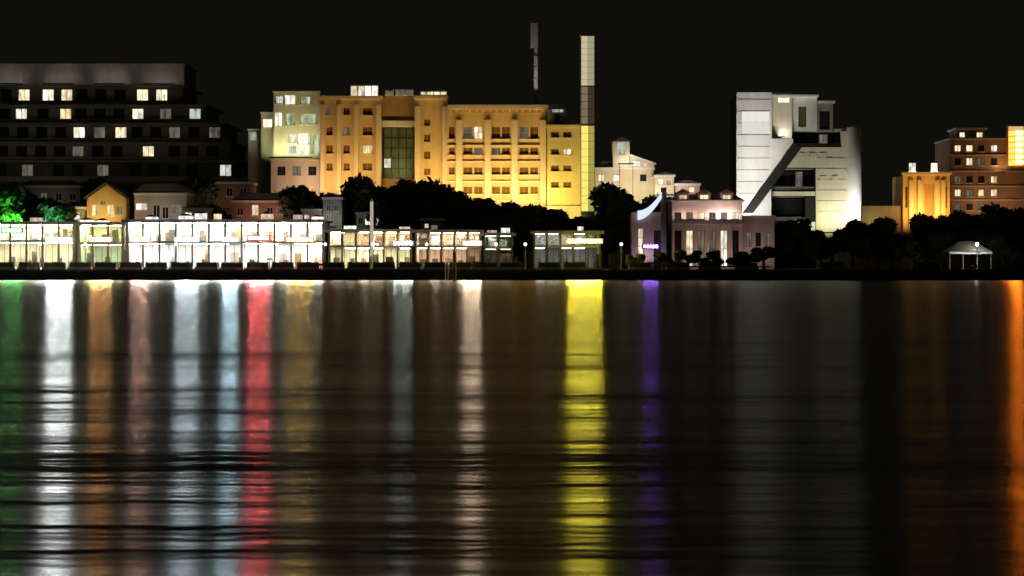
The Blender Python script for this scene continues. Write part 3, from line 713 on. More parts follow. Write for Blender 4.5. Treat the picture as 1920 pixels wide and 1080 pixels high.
# ------------------------------------------------------------------ waterfront pavilions
def pavilion(label, pa, pb, py_top, py_mid, Y, nb, up_col, up_s, lo_s, roof_mat, body_mat, depth=9, low_col=None, dark=(), upper=True):
    X = lambda p: PX(p, Y)
    Zz = lambda p: PZ(p, Y)
    x0, x1, zt, zm = X(pa), X(pb), Zz(py_top), Zz(py_mid)
    low_col = low_col or up_col
    t = thing('waterfront_pavilion', label, 'pavilion', ((x0+x1)/2, Y, GZ), 'waterfront pavilions')
    part('floor', MB().box(x0, x1, Y-0.2, Y+depth, GZ+0.004, GZ+0.15), paving, t)
    part('back_wall', MB().box(x0, x1, Y+depth, Y+depth+0.3, GZ+0.004, zt-0.3), body_mat, t)
    for xx in (x0, x1-0.25): part('side_wall', MB().box(xx, xx+0.25, Y+0.5, Y+depth-0.003, GZ+0.152, zt-0.302), body_mat, t)
    part('mid_slab', MB().box(x0+0.26, x1-0.26, Y-0.7, Y+depth-0.01, zm-0.2, zm+0.12), white_paint, t)
    part('roof', MB().box(x0-0.5, x1+0.5, Y-1.4, Y+depth+0.5, zt-0.298, zt), roof_mat, t)
    part('fascia', MB().box(x0-0.52, x1+0.52, Y-1.5, Y-1.403, zt-0.42, zt+0.12), white_paint, t)
    bw = (x1-x0)/nb
    LN[0] += 1
    tints = [(1, 1, 1, 1.0), (1.0, 0.90, 0.74, 0.55), (0.92, 0.97, 1.0, 0.8), (1.0, 0.84, 0.78, 0.7), (1.0, 1.0, 0.95, 1.5), (1.0, 0.95, 0.85, 0.5)]
    eus = [emit('ceiling_up_%d_%d' % (LN[0], q), tuple(c*u for c, u in zip(up_col, tt[:3])), up_s*tt[3]) for q, tt in enumerate(tints)]
    els = [emit('ceiling_low_%d_%d' % (LN[0], q), tuple(c*u for c, u in zip(low_col, tt[:3])), lo_s*tt[3]) for q, tt in enumerate(tints)]
    colm = MB().box(-0.16, 0.16, -0.16, 0.16, GZ+0.152, zt-0.305).mesh('column')
    for i in range(nb+1):
        link('column', colm, body_mat, t, (x0 + i*bw - (x0+x1)/2 + (0.16 if i == 0 else -0.16 if i == nb else 0), -0.3, -GZ))
    rng = random.Random(int(pa*7+1))
    for i in range(nb):
        a = x0 + i*bw + 0.2; b = x0 + (i+1)*bw - 0.2
        for lvl, (z0, z1, em) in enumerate(((GZ+0.16, zm-0.22, rng.choice(els)), (zm+0.13, zt-0.32, rng.choice(eus + eus[:1]*2)))):
            if lvl == 1 and not upper: continue
            if (lvl, i) not in dark:
                for j in range(2):
                    yy = Y + 1.2 + j*depth*0.45 + rng.uniform(-0.3, 0.3)
                    part('ceiling_light', MB().box(a+bw*0.08, b-bw*0.08, yy, yy+1.0, z1-0.12, z1-0.03), em, t)
            yy = Y + (0.15 if lvl else 0.9)
            nx = 3 if bw > 4 else 2
            f = window(t, a, b, z0+0.02, z1-0.14, yy, glass, dark_metal if lvl == 0 else white_paint, nx, 2 if lvl else 1)
            f.name = 'shopfront'
            if rng.random() < 0.4:
                fr_ = rng.uniform(0.3, 0.7); xl_ = a + 0.05 if rng.random() < 0.5 else a + (b-a)*(1-fr_) - 0.05
                yd = Y + rng.uniform(1.2, 3.5)
                part('partition', MB().box(xl_, xl_+(b-a)*fr_, yd, yd+0.12, z0+0.01, z0+(z1-z0)*rng.uniform(0.55, 0.8)), rng.choice([pink_pl, brown_pl, ochre_deep, concrete, red_pl, dark_concrete, cream_pl]), t)
            # things seen inside, dark against the light
            for q in range(2):
                ww = rng.uniform(0.5, 1.3); hh = rng.uniform(0.9, 2.0)
                xx = rng.uniform(a+0.2, max(a+0.25, b-ww-0.2)); yd = Y + rng.uniform(2.0, depth-2)
                part('display_shelf', MB().box(xx, xx+ww, yd, yd+0.5, z0+0.01, z0+hh), [body_mat, timber, dark_concrete, red_pl][rng.randrange(4)], t)
        if rng.random() < 0.62:
            ww = rng.uniform(0.35, 0.85)*bw; hh = rng.uniform(0.35, 1.15); xs_ = a + rng.uniform(0, bw-0.4-ww) if bw-0.4 > ww else a
            sk = part('added_skylight', MB().box(xs_, xs_+ww, Y+0.4, Y+2.4, zt+0.003, zt+hh), [lit_cream, lit_sky, lit_warm, lit_sky, lit_dim, lit_rose][rng.randrange(6)], t)  # lit roof box added to brighten and break up the roof line
            part('added_skylight_roof', MB().prism([(xs_-0.15, zt+hh+0.003), (xs_+ww+0.15, zt+hh+0.003), (xs_+ww/2, zt+hh+0.4)], Y+0.25, Y+2.5), roof_mat, sk)
        if upper:
            part('balustrade', MB().box(a, b, Y-0.68, Y-0.63, zm+0.125, zm+0.75), glass, t)
    return t
cw = (1.0, 0.97, 0.90)
pavilion('white-lit glass pavilion beside the green trees, leftmost on the quay', -40, 141, 417, 452, 312, 6, (0.97, 1.0, 0.88), 120, 46, roofing, cream_pl, low_col=(1, .95, .8))
pavilion('lime-lit pavilion below the yellow gable', 146, 232, 418, 456, 311.5, 3, (0.90, 1.0, 0.60), 70, 26, roofing, cream_pl, low_col=(.8, 1, .75))
pavilion('longest and brightest white pavilion on the quay', 238, 608, 413, 454, 312.5, 12, cw, 110, 80, roofing, white_paint, low_col=(.95, .98, 1.0), dark=((0, 6), (0, 9), (0, 2)))
pavilion('cream-lit low pavilion right of the brightest one', 616, 772, 431, 462, 312, 6, (1.0, 0.93, 0.74), 85, 46, roofing, cream_pl, dark=((0, 0), (1, 1), (0, 4)))
pavilion('beige-lit low pavilion in front of the dark trees', 778, 902, 432, 462, 313, 5, (1.0, 0.88, 0.74), 80, 46, roofing, pink_pl, dark=((0, 4), (1, 0)))
pavilion('small dim grey pavilion at the end of the row', 906, 962, 438, 464, 315, 2, (0.9, 1.0, 0.82), 12, 6, roofing, concrete)
pavilion('small cool-white pavilion left of the pylon shore trees', 1000, 1126, 434, 462, 314, 5, (0.93, 0.98, 1.0), 60, 14, roofing, concrete, dark=((1, 2), (0, 1), (0, 4), (1, 4)))

# upper houses standing behind the pavilions
def upper_house(name, label, pa, pb, py_top, Y, wall_m, wins, roof='flat', py_ridge=None, lights=None, base=None):
    X = lambda p: PX(p, Y)
    Zz = lambda p: PZ(p, Y)
    t = thing(name, label, 'house', ((X(pa)+X(pb))/2, Y, 1.5), 'houses behind the pavilions')
    hs = [(X(a), X(b), Zz(d), Zz(c)) for a, b, c, d, m in wins]
    z1 = Zz(py_top)
    part('wall', MB().wall(X(pa), X(pb), 1.5, z1, Y, 0.35, hs), wall_m, t)
    part('core', MB().box(X(pa)+0.01, X(pb)-0.01, Y+0.8, Y+8, 1.5, z1-0.02), wall_m, t)
    for wd, h in zip(wins, hs):
        window(t, *h, Y+0.12, wd[4], white_paint, 2, 1)
        part('sill', MB().box(h[0]-0.1, h[1]+0.1, Y-0.15, Y+0.1, h[2]-0.14, h[2]-0.01), white_paint, t)
    if roof == 'gable':
        zr = Zz(py_ridge); xm = (X(pa)+X(pb))/2
        part('gable', MB().prism([(X(pa), z1+0.002), (X(pb), z1+0.002), (xm, zr)], Y, Y+8), wall_m, t)
        for s in (-1, 1):
            xe = X(pa)-0.5 if s < 0 else X(pb)+0.5
            pts = [(xe, z1-0.15), (xm, zr+0.2), (xm, zr+0.5), (xe, z1+0.12)]
            if s < 0: pts = pts[::-1]
            part('roof_slope', MB().prism(pts[::-1] if False else pts, Y-0.5, Y+8.4), roofing, t)
    else:
        part('parapet', MB().box(X(pa)-0.2, X(pb)+0.2, Y-0.25, Y+8.2, z1+0.003, z1+0.4), white_paint, t)
        if roof == 'hip':
            part('roof', MB().prism([(X(pa)-0.4, z1+0.403), (X(pb)+0.4, z1+0.403), (X(pb)-1.6, Zz(py_ridge)), (X(pa)+1.6, Zz(py_ridge))], Y, Y+8), roofing, t)
    return t
upper_house('gable_kiosk', 'yellow-orange lit gabled house above the lime pavilion', 163, 236, 372, 327, ochre,
            [(172, 186, 384, 404, lit_yellow), (200, 214, 384, 404, lit_yellow), (188, 198, 362+14, 380+4, lit_dim), (219, 230, 386, 402, lit_dim)], 'gable', 346)
washer('amber floodlight behind the lime pavilion roof', (PX(190, 325), 322.5, PZ(424, 325)), (PX(185, 327), 327, PZ(385, 327)), 4, 330, (1.0, 0.75, 0.28))
upper_house('cream_roof_house', 'cream house with pale roof edge behind the brightest pavilion', 252, 350, 366, 328, pink_pl,
            [(254, 276, 381, 394, lit_cream), (287, 300, 384, 410, dark_glass), (304, 316, 388, 410, dark_glass), (322, 340, 384, 400, lit_dim)], 'hip', 344)
washer('pale floodlight under the cream house parapet', (PX(305, 326), 324, PZ(415, 326)), (PX(300, 328), 328, PZ(380, 328)), 5, 60, (1.0, 0.92, 0.75))
upper_house('red_house', 'dull red house with two bright wall lamps behind the brightest pavilion', 436, 566, 380, 328, red_pl,
            [(472, 485, 384, 404, lit_warm), (540, 551, 396, 406, lit_warm), (500, 512, 388, 402, dark_glass), (444, 456, 390, 404, dark_glass), (518, 530, 388, 402, lit_dim)], 'hip', 362)
washer('reddish floodlight below the red house windows', (PX(500, 326), 324.5, PZ(416, 326)), (PX(500, 328), 328, PZ(390, 328)), 8, 95, (1.0, 0.5, 0.36))
upper_house('grey_turret', 'narrow grey-green turret between the bright and cream pavilions', 606, 641, 374, 326, concrete,
            [(612, 620, 384, 396, dark_glass), (626, 634, 384, 396, dark_glass), (612, 620, 402, 412, lit_dim)], 'hip', 362)
washer('pale floodlight at the grey turret foot', (PX(622, 324), 322.5, PZ(425, 324)), (PX(622, 326), 326, PZ(390, 326)), 2, 60, (0.95, 1.0, 0.9))
upper_house('cream_annex', 'small cream annex behind the cream-lit pavilion', 668, 716, 402, 326, cream_pl,
            [(684, 697, 408, 422, lit_cream), (672, 680, 408, 420, dark_glass), (702, 711, 408, 422, lit_warm)], 'flat')
upper_house('teal_cabin', 'small teal-lit cabin left of the yellow gable', 118, 156, 392, 325, concrete, [(122, 133, 398, 412, lit_green), (138, 150, 398, 412, lit_sky)], 'hip', 382)
upper_house('cream_cabin', 'small cream cabin right of the cream roofed house', 344, 392, 394, 325, cream_pl, [(346, 360, 398, 409, lit_cream), (364, 376, 400, 410, lit_cream), (380, 389, 398, 410, lit_warm)], 'hip', 385)
upper_house('rose_cabin', 'small rose cabin at the right end of the brightest pavilion', 566, 602, 396, 325, pink_pl, [(570, 580, 402, 411, lit_rose), (586, 597, 402, 411, lit_dim)], 'hip', 386)
upper_house('low_cabin', 'low dim cabin with one lit window behind the beige-lit pavilion', 790, 832, 414, 325, brown_pl, [(796, 804, 419, 428, lit_warm), (814, 824, 419, 428, dark_glass)], 'hip', 405)
upper_house('step_cottage', 'pink-white lit cottage stepping down right of the cream turret house', 1229, 1264, 332, 341, cream_pl, [(1233, 1243, 336, 346, lit_cream), (1249, 1259, 337, 347, lit_rose)], 'hip', 322)
upper_house('step_cottage', 'lower reddish cottage above the arcade dormers', 1267, 1312, 348, 340, pink_pl, [(1272, 1282, 351, 360, lit_rose), (1292, 1302, 351, 360, lit_warm)], 'hip', 338)
washer('pinkish floodlight between the two stepping cottages', (PX(1262, 337), 334.5, PZ(366, 337)), (PX(1262, 341), 341, PZ(338, 341)), 6, 330, (1.0, 0.80, 0.66))
# dim terrace houses on the slope below the stepped hotel
upper_house('dim_terrace', 'dim grey terrace house below the stepped hotel, upper left', 40, 150, 352, 342, concrete,
            [(48, 60, 362, 376, dark_glass), (76, 88, 362, 376, lit_dim), (104, 116, 362, 376, dark_glass), (130, 142, 362, 376, dark_glass)], 'hip', 338)
upper_house('dim_terrace', 'dim brown terrace house between the stepped hotel and red house', 352, 470, 345, 344, brown_pl,
            [(362, 374, 352, 368, dark_glass), (392, 404, 352, 368, lit_dim), (424, 436, 352, 368, dark_glass), (450, 462, 352, 368, dark_glass)], 'hip', 332)

washer('added faint floodlight before the dim grey terrace house', (PX(95, 339), 336, PZ(396, 339)), (PX(95, 342), 342, PZ(365, 342)), 5, 20, (1.0, 0.85, 0.6))  # lamp added to lift the dark house wall
washer('added faint floodlight before the dim brown terrace house', (PX(410, 341), 338, PZ(392, 341)), (PX(410, 344), 344, PZ(358, 344)), 5, 35, (1.0, 0.72, 0.5))  # also added, brightens the dark slope and its trees
# ------------------------------------------------------------------ purple-lit gate and pink arcade
def gate_tower():
    Y = 318
    X = lambda p: PX(p, Y)
    Zz = lambda p: PZ(p, Y)
    t = thing('gate_tower', 'small gate building with blue-white curved light and violet glow', 'gate', (X(1220), Y, GZ))
    hs = [(X(1196), X(1206), Zz(480), Zz(428)), (X(1226), X(1240), GZ+0.01, Zz(432))]
    part('wall', MB().wall(X(1184), X(1250), GZ+0.005, Zz(398), Y, 0.4, hs), pink_pl, t)
    window(t, *hs[0], Y+0.15, lit_warm, dark_metal, 1, 3)
    part('door', MB().box(hs[1][0], hs[1][1], Y+0.2, Y+0.3, hs[1][2], hs[1][3]), dark_metal, t)
    part('core', MB().box(X(1184)+0.01, X(1250)-0.01, Y+0.9, Y+5, GZ+0.005, Zz(399)), pink_pl, t)
    part('post', MB().box(X(1239), X(1249), Y-0.5, Y-0.003, GZ+0.005, Zz(352)), concrete, t)
    part('coping', MB().box(X(1182), X(1252), Y-0.3, Y-0.0, Zz(398)+0.003, Zz(395)), white_paint, t) if False else None
    # curved light ribbon rising to the right
    m = MB(); n = 14; pts = []
    for i in range(n+1):
        u = i/n
        cx = 1195 + 45*u; cy = 404 - 38*(u**1.9)
        wd = 9 - 3*u
        pts.append((cx, cy, wd))
    out = [(X(c[0]), Zz(c[1]+c[2])) for c in pts] + [(X(c[0]), Zz(c[1]-c[2])) for c in reversed(pts)]
    m.prism(out, Y-0.75, Y-0.52)
    part('light_ribbon', m, emit('ribbon_light', (0.70, 0.76, 1.0), 1.1), t)
    washer('violet floodlight over the gate door', (X(1216), Y-2.2, Zz(492)), (X(1215), Y, Zz(440)), 2.5, 60, (0.9, 0.7, 1.0))
gate_tower()
def pink_arcade():
    Y = 322
    X = lambda p: PX(p, Y)
    Zz = lambda p: PZ(p, Y)
    t = thing('pink_arcade', 'pink-lit two-storey arcade left of the white tower', 'arcade', (X(1328), Y, GZ))
    hs = []
    for i in range(6):
        a = 1265 + i*21.5
        hs.append((X(a), X(a+13), GZ+0.3, Zz(432), 0, i)); hs.append((X(a), X(a+13), Zz(411), Zz(398), 1, i))
    part('wall', MB().wall(X(1260), X(1392), GZ+0.005, Zz(378), Y, 0.4, [h[:4] for h in hs]), pink_pl, t)
    for h in hs:
        lo, i = h[4], h[5]
        m = (lit_warm if i in (2, 5) else lit_dim if i % 3 else dark_glass) if lo else ([dark_glass, lit_warm, lit_dim, lit_dim, lit_cream, dark_glass][i])
        window(t, *h[:4], Y+0.18, m, dark_metal, 2, 1 if lo else 2)
    part('core', MB().box(X(1260)+0.01, X(1392)-0.01, Y+1, Y+9, GZ+0.005, Zz(379)), pink_pl, t)
    part('balcony', MB().box(X(1258), X(1394), Y-1.3, Y-0.003, Zz(420)-0.12, Zz(420)+0.1), white_paint, t)
    part('balcony_rail', MB().box(X(1258), X(1394), Y-1.28, Y-1.2, Zz(420)+0.102, Zz(420)+0.6), pink_pl, t)
    for i in range(7): part('column', MB().box(X(1259+i*22), X(1262+i*22), Y-1.25, Y-0.95, GZ+0.005, Zz(420)-0.125), pink_pl, t)
    part('eaves', MB().box(X(1256), X(1396), Y-0.5, Y+9.3, Zz(378)+0.003, Zz(375)), white_paint, t)
    part('roof', MB().prism([(X(1258), Zz(375)+0.003), (X(1394), Zz(375)+0.003), (X(1376), Zz(364)), (X(1274), Zz(364))], Y-0.3, Y+9), red_pl, t)
    for a in (1268, 1308, 1350):
        d = part('roof_dormer', MB().box(X(a), X(a+24), Y-0.45, Y+3, Zz(375)+0.005, Zz(362)), pink_pl, t)
        part('dormer_roof', MB().prism([(X(a-2), Zz(362)+0.003), (X(a+26), Zz(362)+0.003), (X(a+12), Zz(354))], Y-0.7, Y+3.2), red_pl, d)
        part('dormer_light', MB().box(X(a+5), X(a+19), Y-0.51, Y-0.453, Zz(373), Zz(366)), lit_warm, d)
    n = thing('low_annex', 'low pink annex with bright balcony lamps in front of the slanted wing', 'annex', (X(1424), Y+2, GZ))
    Y = Y + 2
    hs = [(X(1400+i*17), X(1410+i*17), Zz(462), Zz(436)) for i in range(3)]
    part('wall', MB().wall(X(1394)+0.01, X(1452), GZ+0.005, Zz(408), Y, 0.4, hs), pink_pl, n)
    for i, h in enumerate(hs): window(n, *h, Y+0.18, [lit_dim, dark_glass, lit_dim][i], dark_metal, 2, 1)
    part('core', MB().box(X(1394)+0.02, X(1452)-0.01, Y+0.9, Y+6, GZ+0.005, Zz(409)), pink_pl, n)
    part('coping', MB().box(X(1393)+0.01, X(1454), Y-0.25, Y+6.2, Zz(408)+0.003, Zz(404)), white_paint, n)
    Y = Y - 2
    washer('pink-white floodlight on the arcade balcony, left', (X(1292), Y-1.0, Zz(420)+0.75), (X(1292), Y, Zz(394)), 5, 80, (1.0, 0.76, 0.66))
    washer('pink-white floodlight on the arcade balcony, right', (X(1356), Y-1.0, Zz(420)+0.75), (X(1356), Y, Zz(394)), 5, 240, (1.0, 0.82, 0.74))
    washer('pink floodlight before the arcade ground floor', (X(1325), Y-4, GZ+0.55), (X(1325), Y, Zz(440)), 9, 130, (1.0, 0.76, 0.70))
    washer('rose floodlight before the low annex', (X(1424), Y-2.5, GZ+0.5), (X(1424), Y+2, Zz(425)), 3, 80, (1.0, 0.74, 0.70))
pink_arcade()

# ------------------------------------------------------------------ lamp bars facing the water (each throws one streak)
for (px, py, Yb, wd, n, col, L, nm) in [
    (110, 449, 309.4, 4.6, 8, (0.95, 1.0, 0.98), 1250, 'white lamp bar on the leftmost pavilion'),
    (22, 432, 309.4, 3.6, 5, (0.10, 1.0, 0.12), 55, 'green lamp bar at the left end of the leftmost pavilion'),
    (188, 449, 309.0, 4.0, 6, (1.0, 0.45, 0.14), 260, 'orange lamp bar on the lime pavilion'),
    (262, 449, 309.8, 3.6, 6, (1.0, 0.50, 0.36), 180, 'rose lamp bar at the left end of the brightest pavilion'),
    (350, 449, 309.8, 4.2, 7, (0.78, 0.92, 1.0), 520, 'pale blue lamp bar on the brightest pavilion, middle of three'),
    (431, 449, 309.8, 2.8, 5, (0.60, 0.90, 1.0), 480, 'narrow cyan lamp bar left of the red one'),
    (485, 446, 309.8, 3.8, 7, (1.0, 0.085, 0.09), 620, 'red lamp bar below the red house'),
    (562, 449, 309.8, 5.0, 6, (1.0, 0.58, 0.08), 190, 'amber lamp bar at the right end of the brightest pavilion'),
    (755, 456, 309.4, 3.6, 5, (0.85, 1.0, 0.85), 75, 'dim pale lamp bar on the cream-lit pavilion'),
    (885, 456, 310.4, 3.2, 5, (1.0, 0.72, 0.48), 430, 'warm cream lamp bar on the beige-lit pavilion'),
    (1096, 452, 311.4, 6.4, 9, (1.0, 0.80, 0.02), 1080, 'added yellow lamp bar on the cool-white pavilion below the pylon'),  # added to widen the pylon's yellow streak on the water
    (1220, 462, 316.0, 2.8, 5, (0.30, 0.06, 1.0), 62, 'violet lamp bar on the gate building'),
]:
    lamp_bar(nm, px, py, Yb, wd*0.86, n, tuple(0.965*c + 0.035 for c in col), L*1.0)

# ------------------------------------------------------------------ trees
def crown_mesh(seed, R_, H_, n, flat=1.0, leaf=0.36):
    rng = random.Random(seed)
    m = MB()
    blobs = []
    for i in range(11):
        a = rng.uniform(0, 6.283); r = R_*math.sqrt(rng.random())*0.68
        blobs.append((r*math.cos(a), r*math.sin(a), H_*(0.2+0.62*rng.random())*(1-0.25*r/R_), R_*rng.uniform(0.26, 0.46)))
    for i in range(n):
        bx, by, bz, br = blobs[rng.randrange(len(blobs))]
        d = Vector((rng.gauss(0,1), rng.gauss(0,1), rng.gauss(0,1))).normalized()
        rr = br * (rng.random()**0.45)
        c = Vector((bx, by, bz)) + Vector((d.x, d.y, d.z*0.8))*rr
        nrm = (d + Vector((rng.gauss(0,.7), rng.gauss(0,.7), rng.gauss(0,.7)))).normalized()
        u = nrm.orthogonal().normalized(); v = nrm.cross(u)
        ang = rng.uniform(0, 6.283); u2 = u*math.cos(ang)+v*math.sin(ang); v2 = nrm.cross(u2)
        s = leaf*rng.uniform(0.6, 1.25); b = len(m.v)
        for p in (c-u2*s, c-v2*s*0.45, c+u2*s, c+v2*s*0.45): m.v.append(tuple(p))
        m.f.append((b, b+1, b+2, b+3))
    return m.mesh('crown')
def trunk_mesh(seed, R_, h0, H_):
    rng = random.Random(seed+99); m = MB()
    top = Vector((rng.uniform(-.2,.2), rng.uniform(-.2,.2), h0+H_*0.45))
    m.tube((0,0,-0.1), (top.x*0.5, top.y*0.5, h0), 0.26, 0.18, 8); m.tube((top.x*0.5, top.y*0.5, h0-0.05), top, 0.18, 0.08, 7)
    for i in range(7):
        a = i*0.9+rng.random(); z = h0*rng.uniform(0.85, 1.0)+H_*0.05*i*0.6
        m.tube((top.x*0.5, top.y*0.5, z), (R_*0.62*math.cos(a), R_*0.62*math.sin(a), z+H_*rng.uniform(0.2, 0.45)), 0.10, 0.03, 6)
    return m.mesh('trunk')
VAR = []
for i, (R_, H_) in enumerate(((3.2, 5.2), (2.6, 5.6), (3.8, 5.0), (2.2, 4.2))):
    VAR.append((crown_mesh(40+i, R_, H_, 5200), trunk_mesh(40+i, R_, 1.7, H_), H_))
def tree(label, px, py_top, Y, v=0, wide=1.0, rot=0.0, group='dark waterfront trees'):
    cm, tm, H_ = VAR[v]
    h = PZ(py_top, Y) - GZ
    s = h / (1.3 + H_*0.86)
    t = thing('tree', label, 'tree', (PX(px, Y), Y, GZ), group)
    t.rotation_euler = (0, 0, rot); t.scale = (s*wide, s*wide, s)
    link('trunk', tm, bark, t)
    link('crown', cm, leaf_mats[v % 3], t, (0, 0, 1.3))
    return t
TL = [
 (18, 350, 327, 0, 0.95, 'green-lit tree at the left edge'), (62, 358, 327, 1, 1.0, 'second green-lit tree from the left edge'),
 (100, 372, 327, 3, 1.1, 'small tree left of the yellow gable'), (412, 372, 329, 1, 0.9, 'tree left of the red house'),
 (590, 352, 333, 2, 0.95, 'tree between the red house and grey turret'), (660, 336, 334, 0, 0.9, 'tree right of the grey turret'),
 (716, 338, 333, 2, 0.85, 'tree in front of the green atrium'), (772, 338, 334, 1, 0.95, 'tree right of the atrium, below the orange corner tower'),
 (822, 342, 333, 0, 0.85, 'tree left of the window grid foot'), (872, 362, 334, 2, 0.85, 'tree below the left bays of the window grid'),
 (925, 366, 333, 3, 1.15, 'tree below the second window bay'), (975, 372, 334, 1, 1.1, 'tree below the third window bay'),
 (1012, 386, 332, 3, 1.2, 'low tree left of the yellow block foot'), (1060, 402, 332, 2, 0.8, 'low tree under the yellow end block'),
 (1136, 350, 331, 0, 0.9, 'tall tree right of the pylon'), (1172, 366, 330, 1, 0.9, 'tree beside the violet gate'),
 (1216, 350, 335, 1, 0.95, 'tree behind the violet gate, below the turret house'), (1192, 474, 308.5, 3, 1.5, 'rounded shrub tree before the violet gate'), (1246, 470, 308.5, 1, 1.5, 'rounded shrub tree between the violet gate and the arcade'), (1290, 466, 308.5, 3, 1.5, 'rounded shrub tree before the arcade, leftmost there'), (1336, 470, 308.5, 0, 1.3, 'rounded shrub tree before the arcade, middle there'), (1384, 468, 308.5, 1, 1.5, 'rounded shrub tree before the arcade, rightmost there'), (1432, 460, 308.5, 3, 1.5, 'rounded shrub tree before the low pink annex'), (1110, 400, 330, 3, 1.1, 'low tree at the pylon foot'), (1470, 414, 335, 2, 0.9, 'tree before the slanted wing foot'),
 (1498, 412, 333, 0, 0.75, 'low tree before the lime-lit tower foot'), (1560, 424, 334, 3, 1.2, 'low tree left of the round column'),
 (1626, 412, 338, 2, 0.75, 'tree right of the round column'), (1672, 398, 340, 1, 0.9, 'tree left of the lantern hall'),
 (1716, 404, 338, 0, 0.8, 'tree before the lantern hall door'), (1770, 396, 340, 2, 0.8, 'tree between the lantern hall and brown hotel'),
 (1822, 392, 341, 1, 0.95, 'tree before the brown hotel'), (1872, 386, 340, 0, 0.8, 'tree below the glowing vertical sign'),
 (1918, 392, 339, 2, 0.8, 'tree at the right edge'), (1600, 436, 322, 3, 1.1, 'nearest low tree on the right quay'),
 (1690, 440, 322, 1, 1.2, 'near low tree left of the marquee'), (1880, 436, 322, 0, 0.9, 'near low tree right of the marquee'),
 (1540, 446, 330, 2, 1.0, 'very low bushy tree under the lime-lit tower foot'), (1650, 446, 331, 2, 1.0, 'very low bushy tree under the low wall'), (1745, 438, 330, 0, 1.1, 'bushy tree behind the marquee, left'), (1800, 430, 331, 2, 1.0, 'bushy tree behind the marquee, right'), (1850, 432, 331, 0, 1.0, 'bushy tree below the brown hotel'), (1900, 428, 331, 1, 1.1, 'bushy tree at the right edge, lower row'),
 (600, 404, 330, 3, 1.2, 'low tree behind the grey turret'), (745, 398, 328, 0, 1.0, 'low tree behind the cream-lit pavilion, left'), (800, 402, 328, 2, 1.0, 'low tree behind the beige-lit pavilion, left'), (860, 406, 328, 1, 1.1, 'low tree behind the beige-lit pavilion, right'), (950, 410, 327, 0, 1.0, 'low tree behind the small dim grey pavilion'),
 (250, 335, 345, 1, 1.0, 'dim tree on the slope below the stepped hotel'), (330, 330, 346, 2, 0.8, 'dim tree below the stepped hotel corner'), (180, 340, 345, 0, 0.8, 'dim tree behind the yellow gable'),
]
for i, (px, py, Y, v, wd, lb) in enumerate(TL):
    tree(lb, px, py, Y, v, wd, i*1.3)
washer('green floodlight under the trees at the left edge', (PX(16, 322), 322.6, PZ(418, 322)), (PX(22, 327), 328, PZ(385, 327)), 4, 900, (0.12, 1.0, 0.10))
washer('teal floodlight under the second tree from the left', (PX(90, 322), 322.6, PZ(418, 322)), (PX(90, 327), 328, PZ(385, 327)), 4, 260, (0.2, 1.0, 0.55))

# hedge planters on the quay, real clipped hedges
rng = random.Random(5)
hm = []
for v in range(3):
    m = MB(); L_ = 3.4
    for i in range(900):
        c = Vector((rng.uniform(-L_/2, L_/2), rng.uniform(-0.4, 0.4), rng.uniform(0.42, 1.18) + 0.06*math.sin(i)))
        d = Vector((rng.gauss(0,1), rng.gauss(0,1), rng.gauss(0,1))).normalized(); u = d.orthogonal().normalized(); vv = d.cross(u)
        s = rng.uniform(0.07, 0.14); b = len(m.v)
        for p in (c-u*s, c-vv*s*.5, c+u*s, c+vv*s*.5): m.v.append(tuple(p))
        m.f.append((b, b+1, b+2, b+3))
    m.box(-L_/2+.05, L_/2-.05, -0.34, 0.34, 0.42, 1.08)
    hm.append(m.mesh('foliage'))
pl_m = MB().box(-1.8, 1.8, -0.5, 0.5, 0.0, 0.42).mesh('trough')
ORD2 = ['first','second','third','fourth','fifth','sixth','seventh','eighth','ninth','tenth'] + [a for a in ('eleventh twelfth thirteenth fourteenth fifteenth sixteenth seventeenth eighteenth nineteenth twentieth twenty-first twenty-second twenty-third twenty-fourth twenty-fifth twenty-sixth twenty-seventh twenty-eighth twenty-ninth').split()]
ORD = ['first','second','third','fourth','fifth','sixth','seventh','eighth','ninth','tenth','eleventh','twelfth','thirteenth','fourteenth','fifteenth','sixteenth']
hp = [8 + i*47.5 for i in range(21)] + [1030, 1078, 1200, 1270, 1330, 1400, 1560, 1740]
for i, px in enumerate(hp):
    t = thing('hedge_planter', 'low hedge planter on the quay, %s from the left' % ORD2[i], 'planter', (PX(px, 305), 305, GZ+0.003), 'hedge planters on the quay')
    link('trough', pl_m, concrete, t); link('foliage', hm[i % 3], hedge_m, t)

# lamp posts on the promenade
lp_pole = MB().lathe((0,0,0), [(0.16, 0), (0.16, 0.25), (0.07, 0.35), (0.05, 3.7)], 10).mesh('pole')
lp_arm = MB().lathe((0,0,0), [(0.2, 3.7), (0.22, 3.76), (0.1, 3.8)], 10).mesh('collar')
lp_globe = MB().lathe((0,0,0), [(0.1, 3.8), (0.21, 3.9), (0.25, 4.05), (0.21, 4.2), (0.09, 4.29)], 12).mesh('globe')
globe_m = emit('globe_light', (1.0, 0.90, 0.72), 24)
for i, px in enumerate([75, 160, 330, 405, 505, 610, 700, 800, 930, 985, 1165, 1832]):
    t = thing('lamp_post', 'globe lamp post on the promenade, %s from the left' % ORD[i], 'lamp post', (PX(px, 307), 307, GZ+0.003), 'promenade lamp posts')
    link('pole', lp_pole, dark_metal, t); link('collar', lp_arm, dark_metal, t); link('globe', globe_m and lp_globe, globe_m if i in (6, 11) else emit('globe_dim', (1, .92, .8), 3), t)
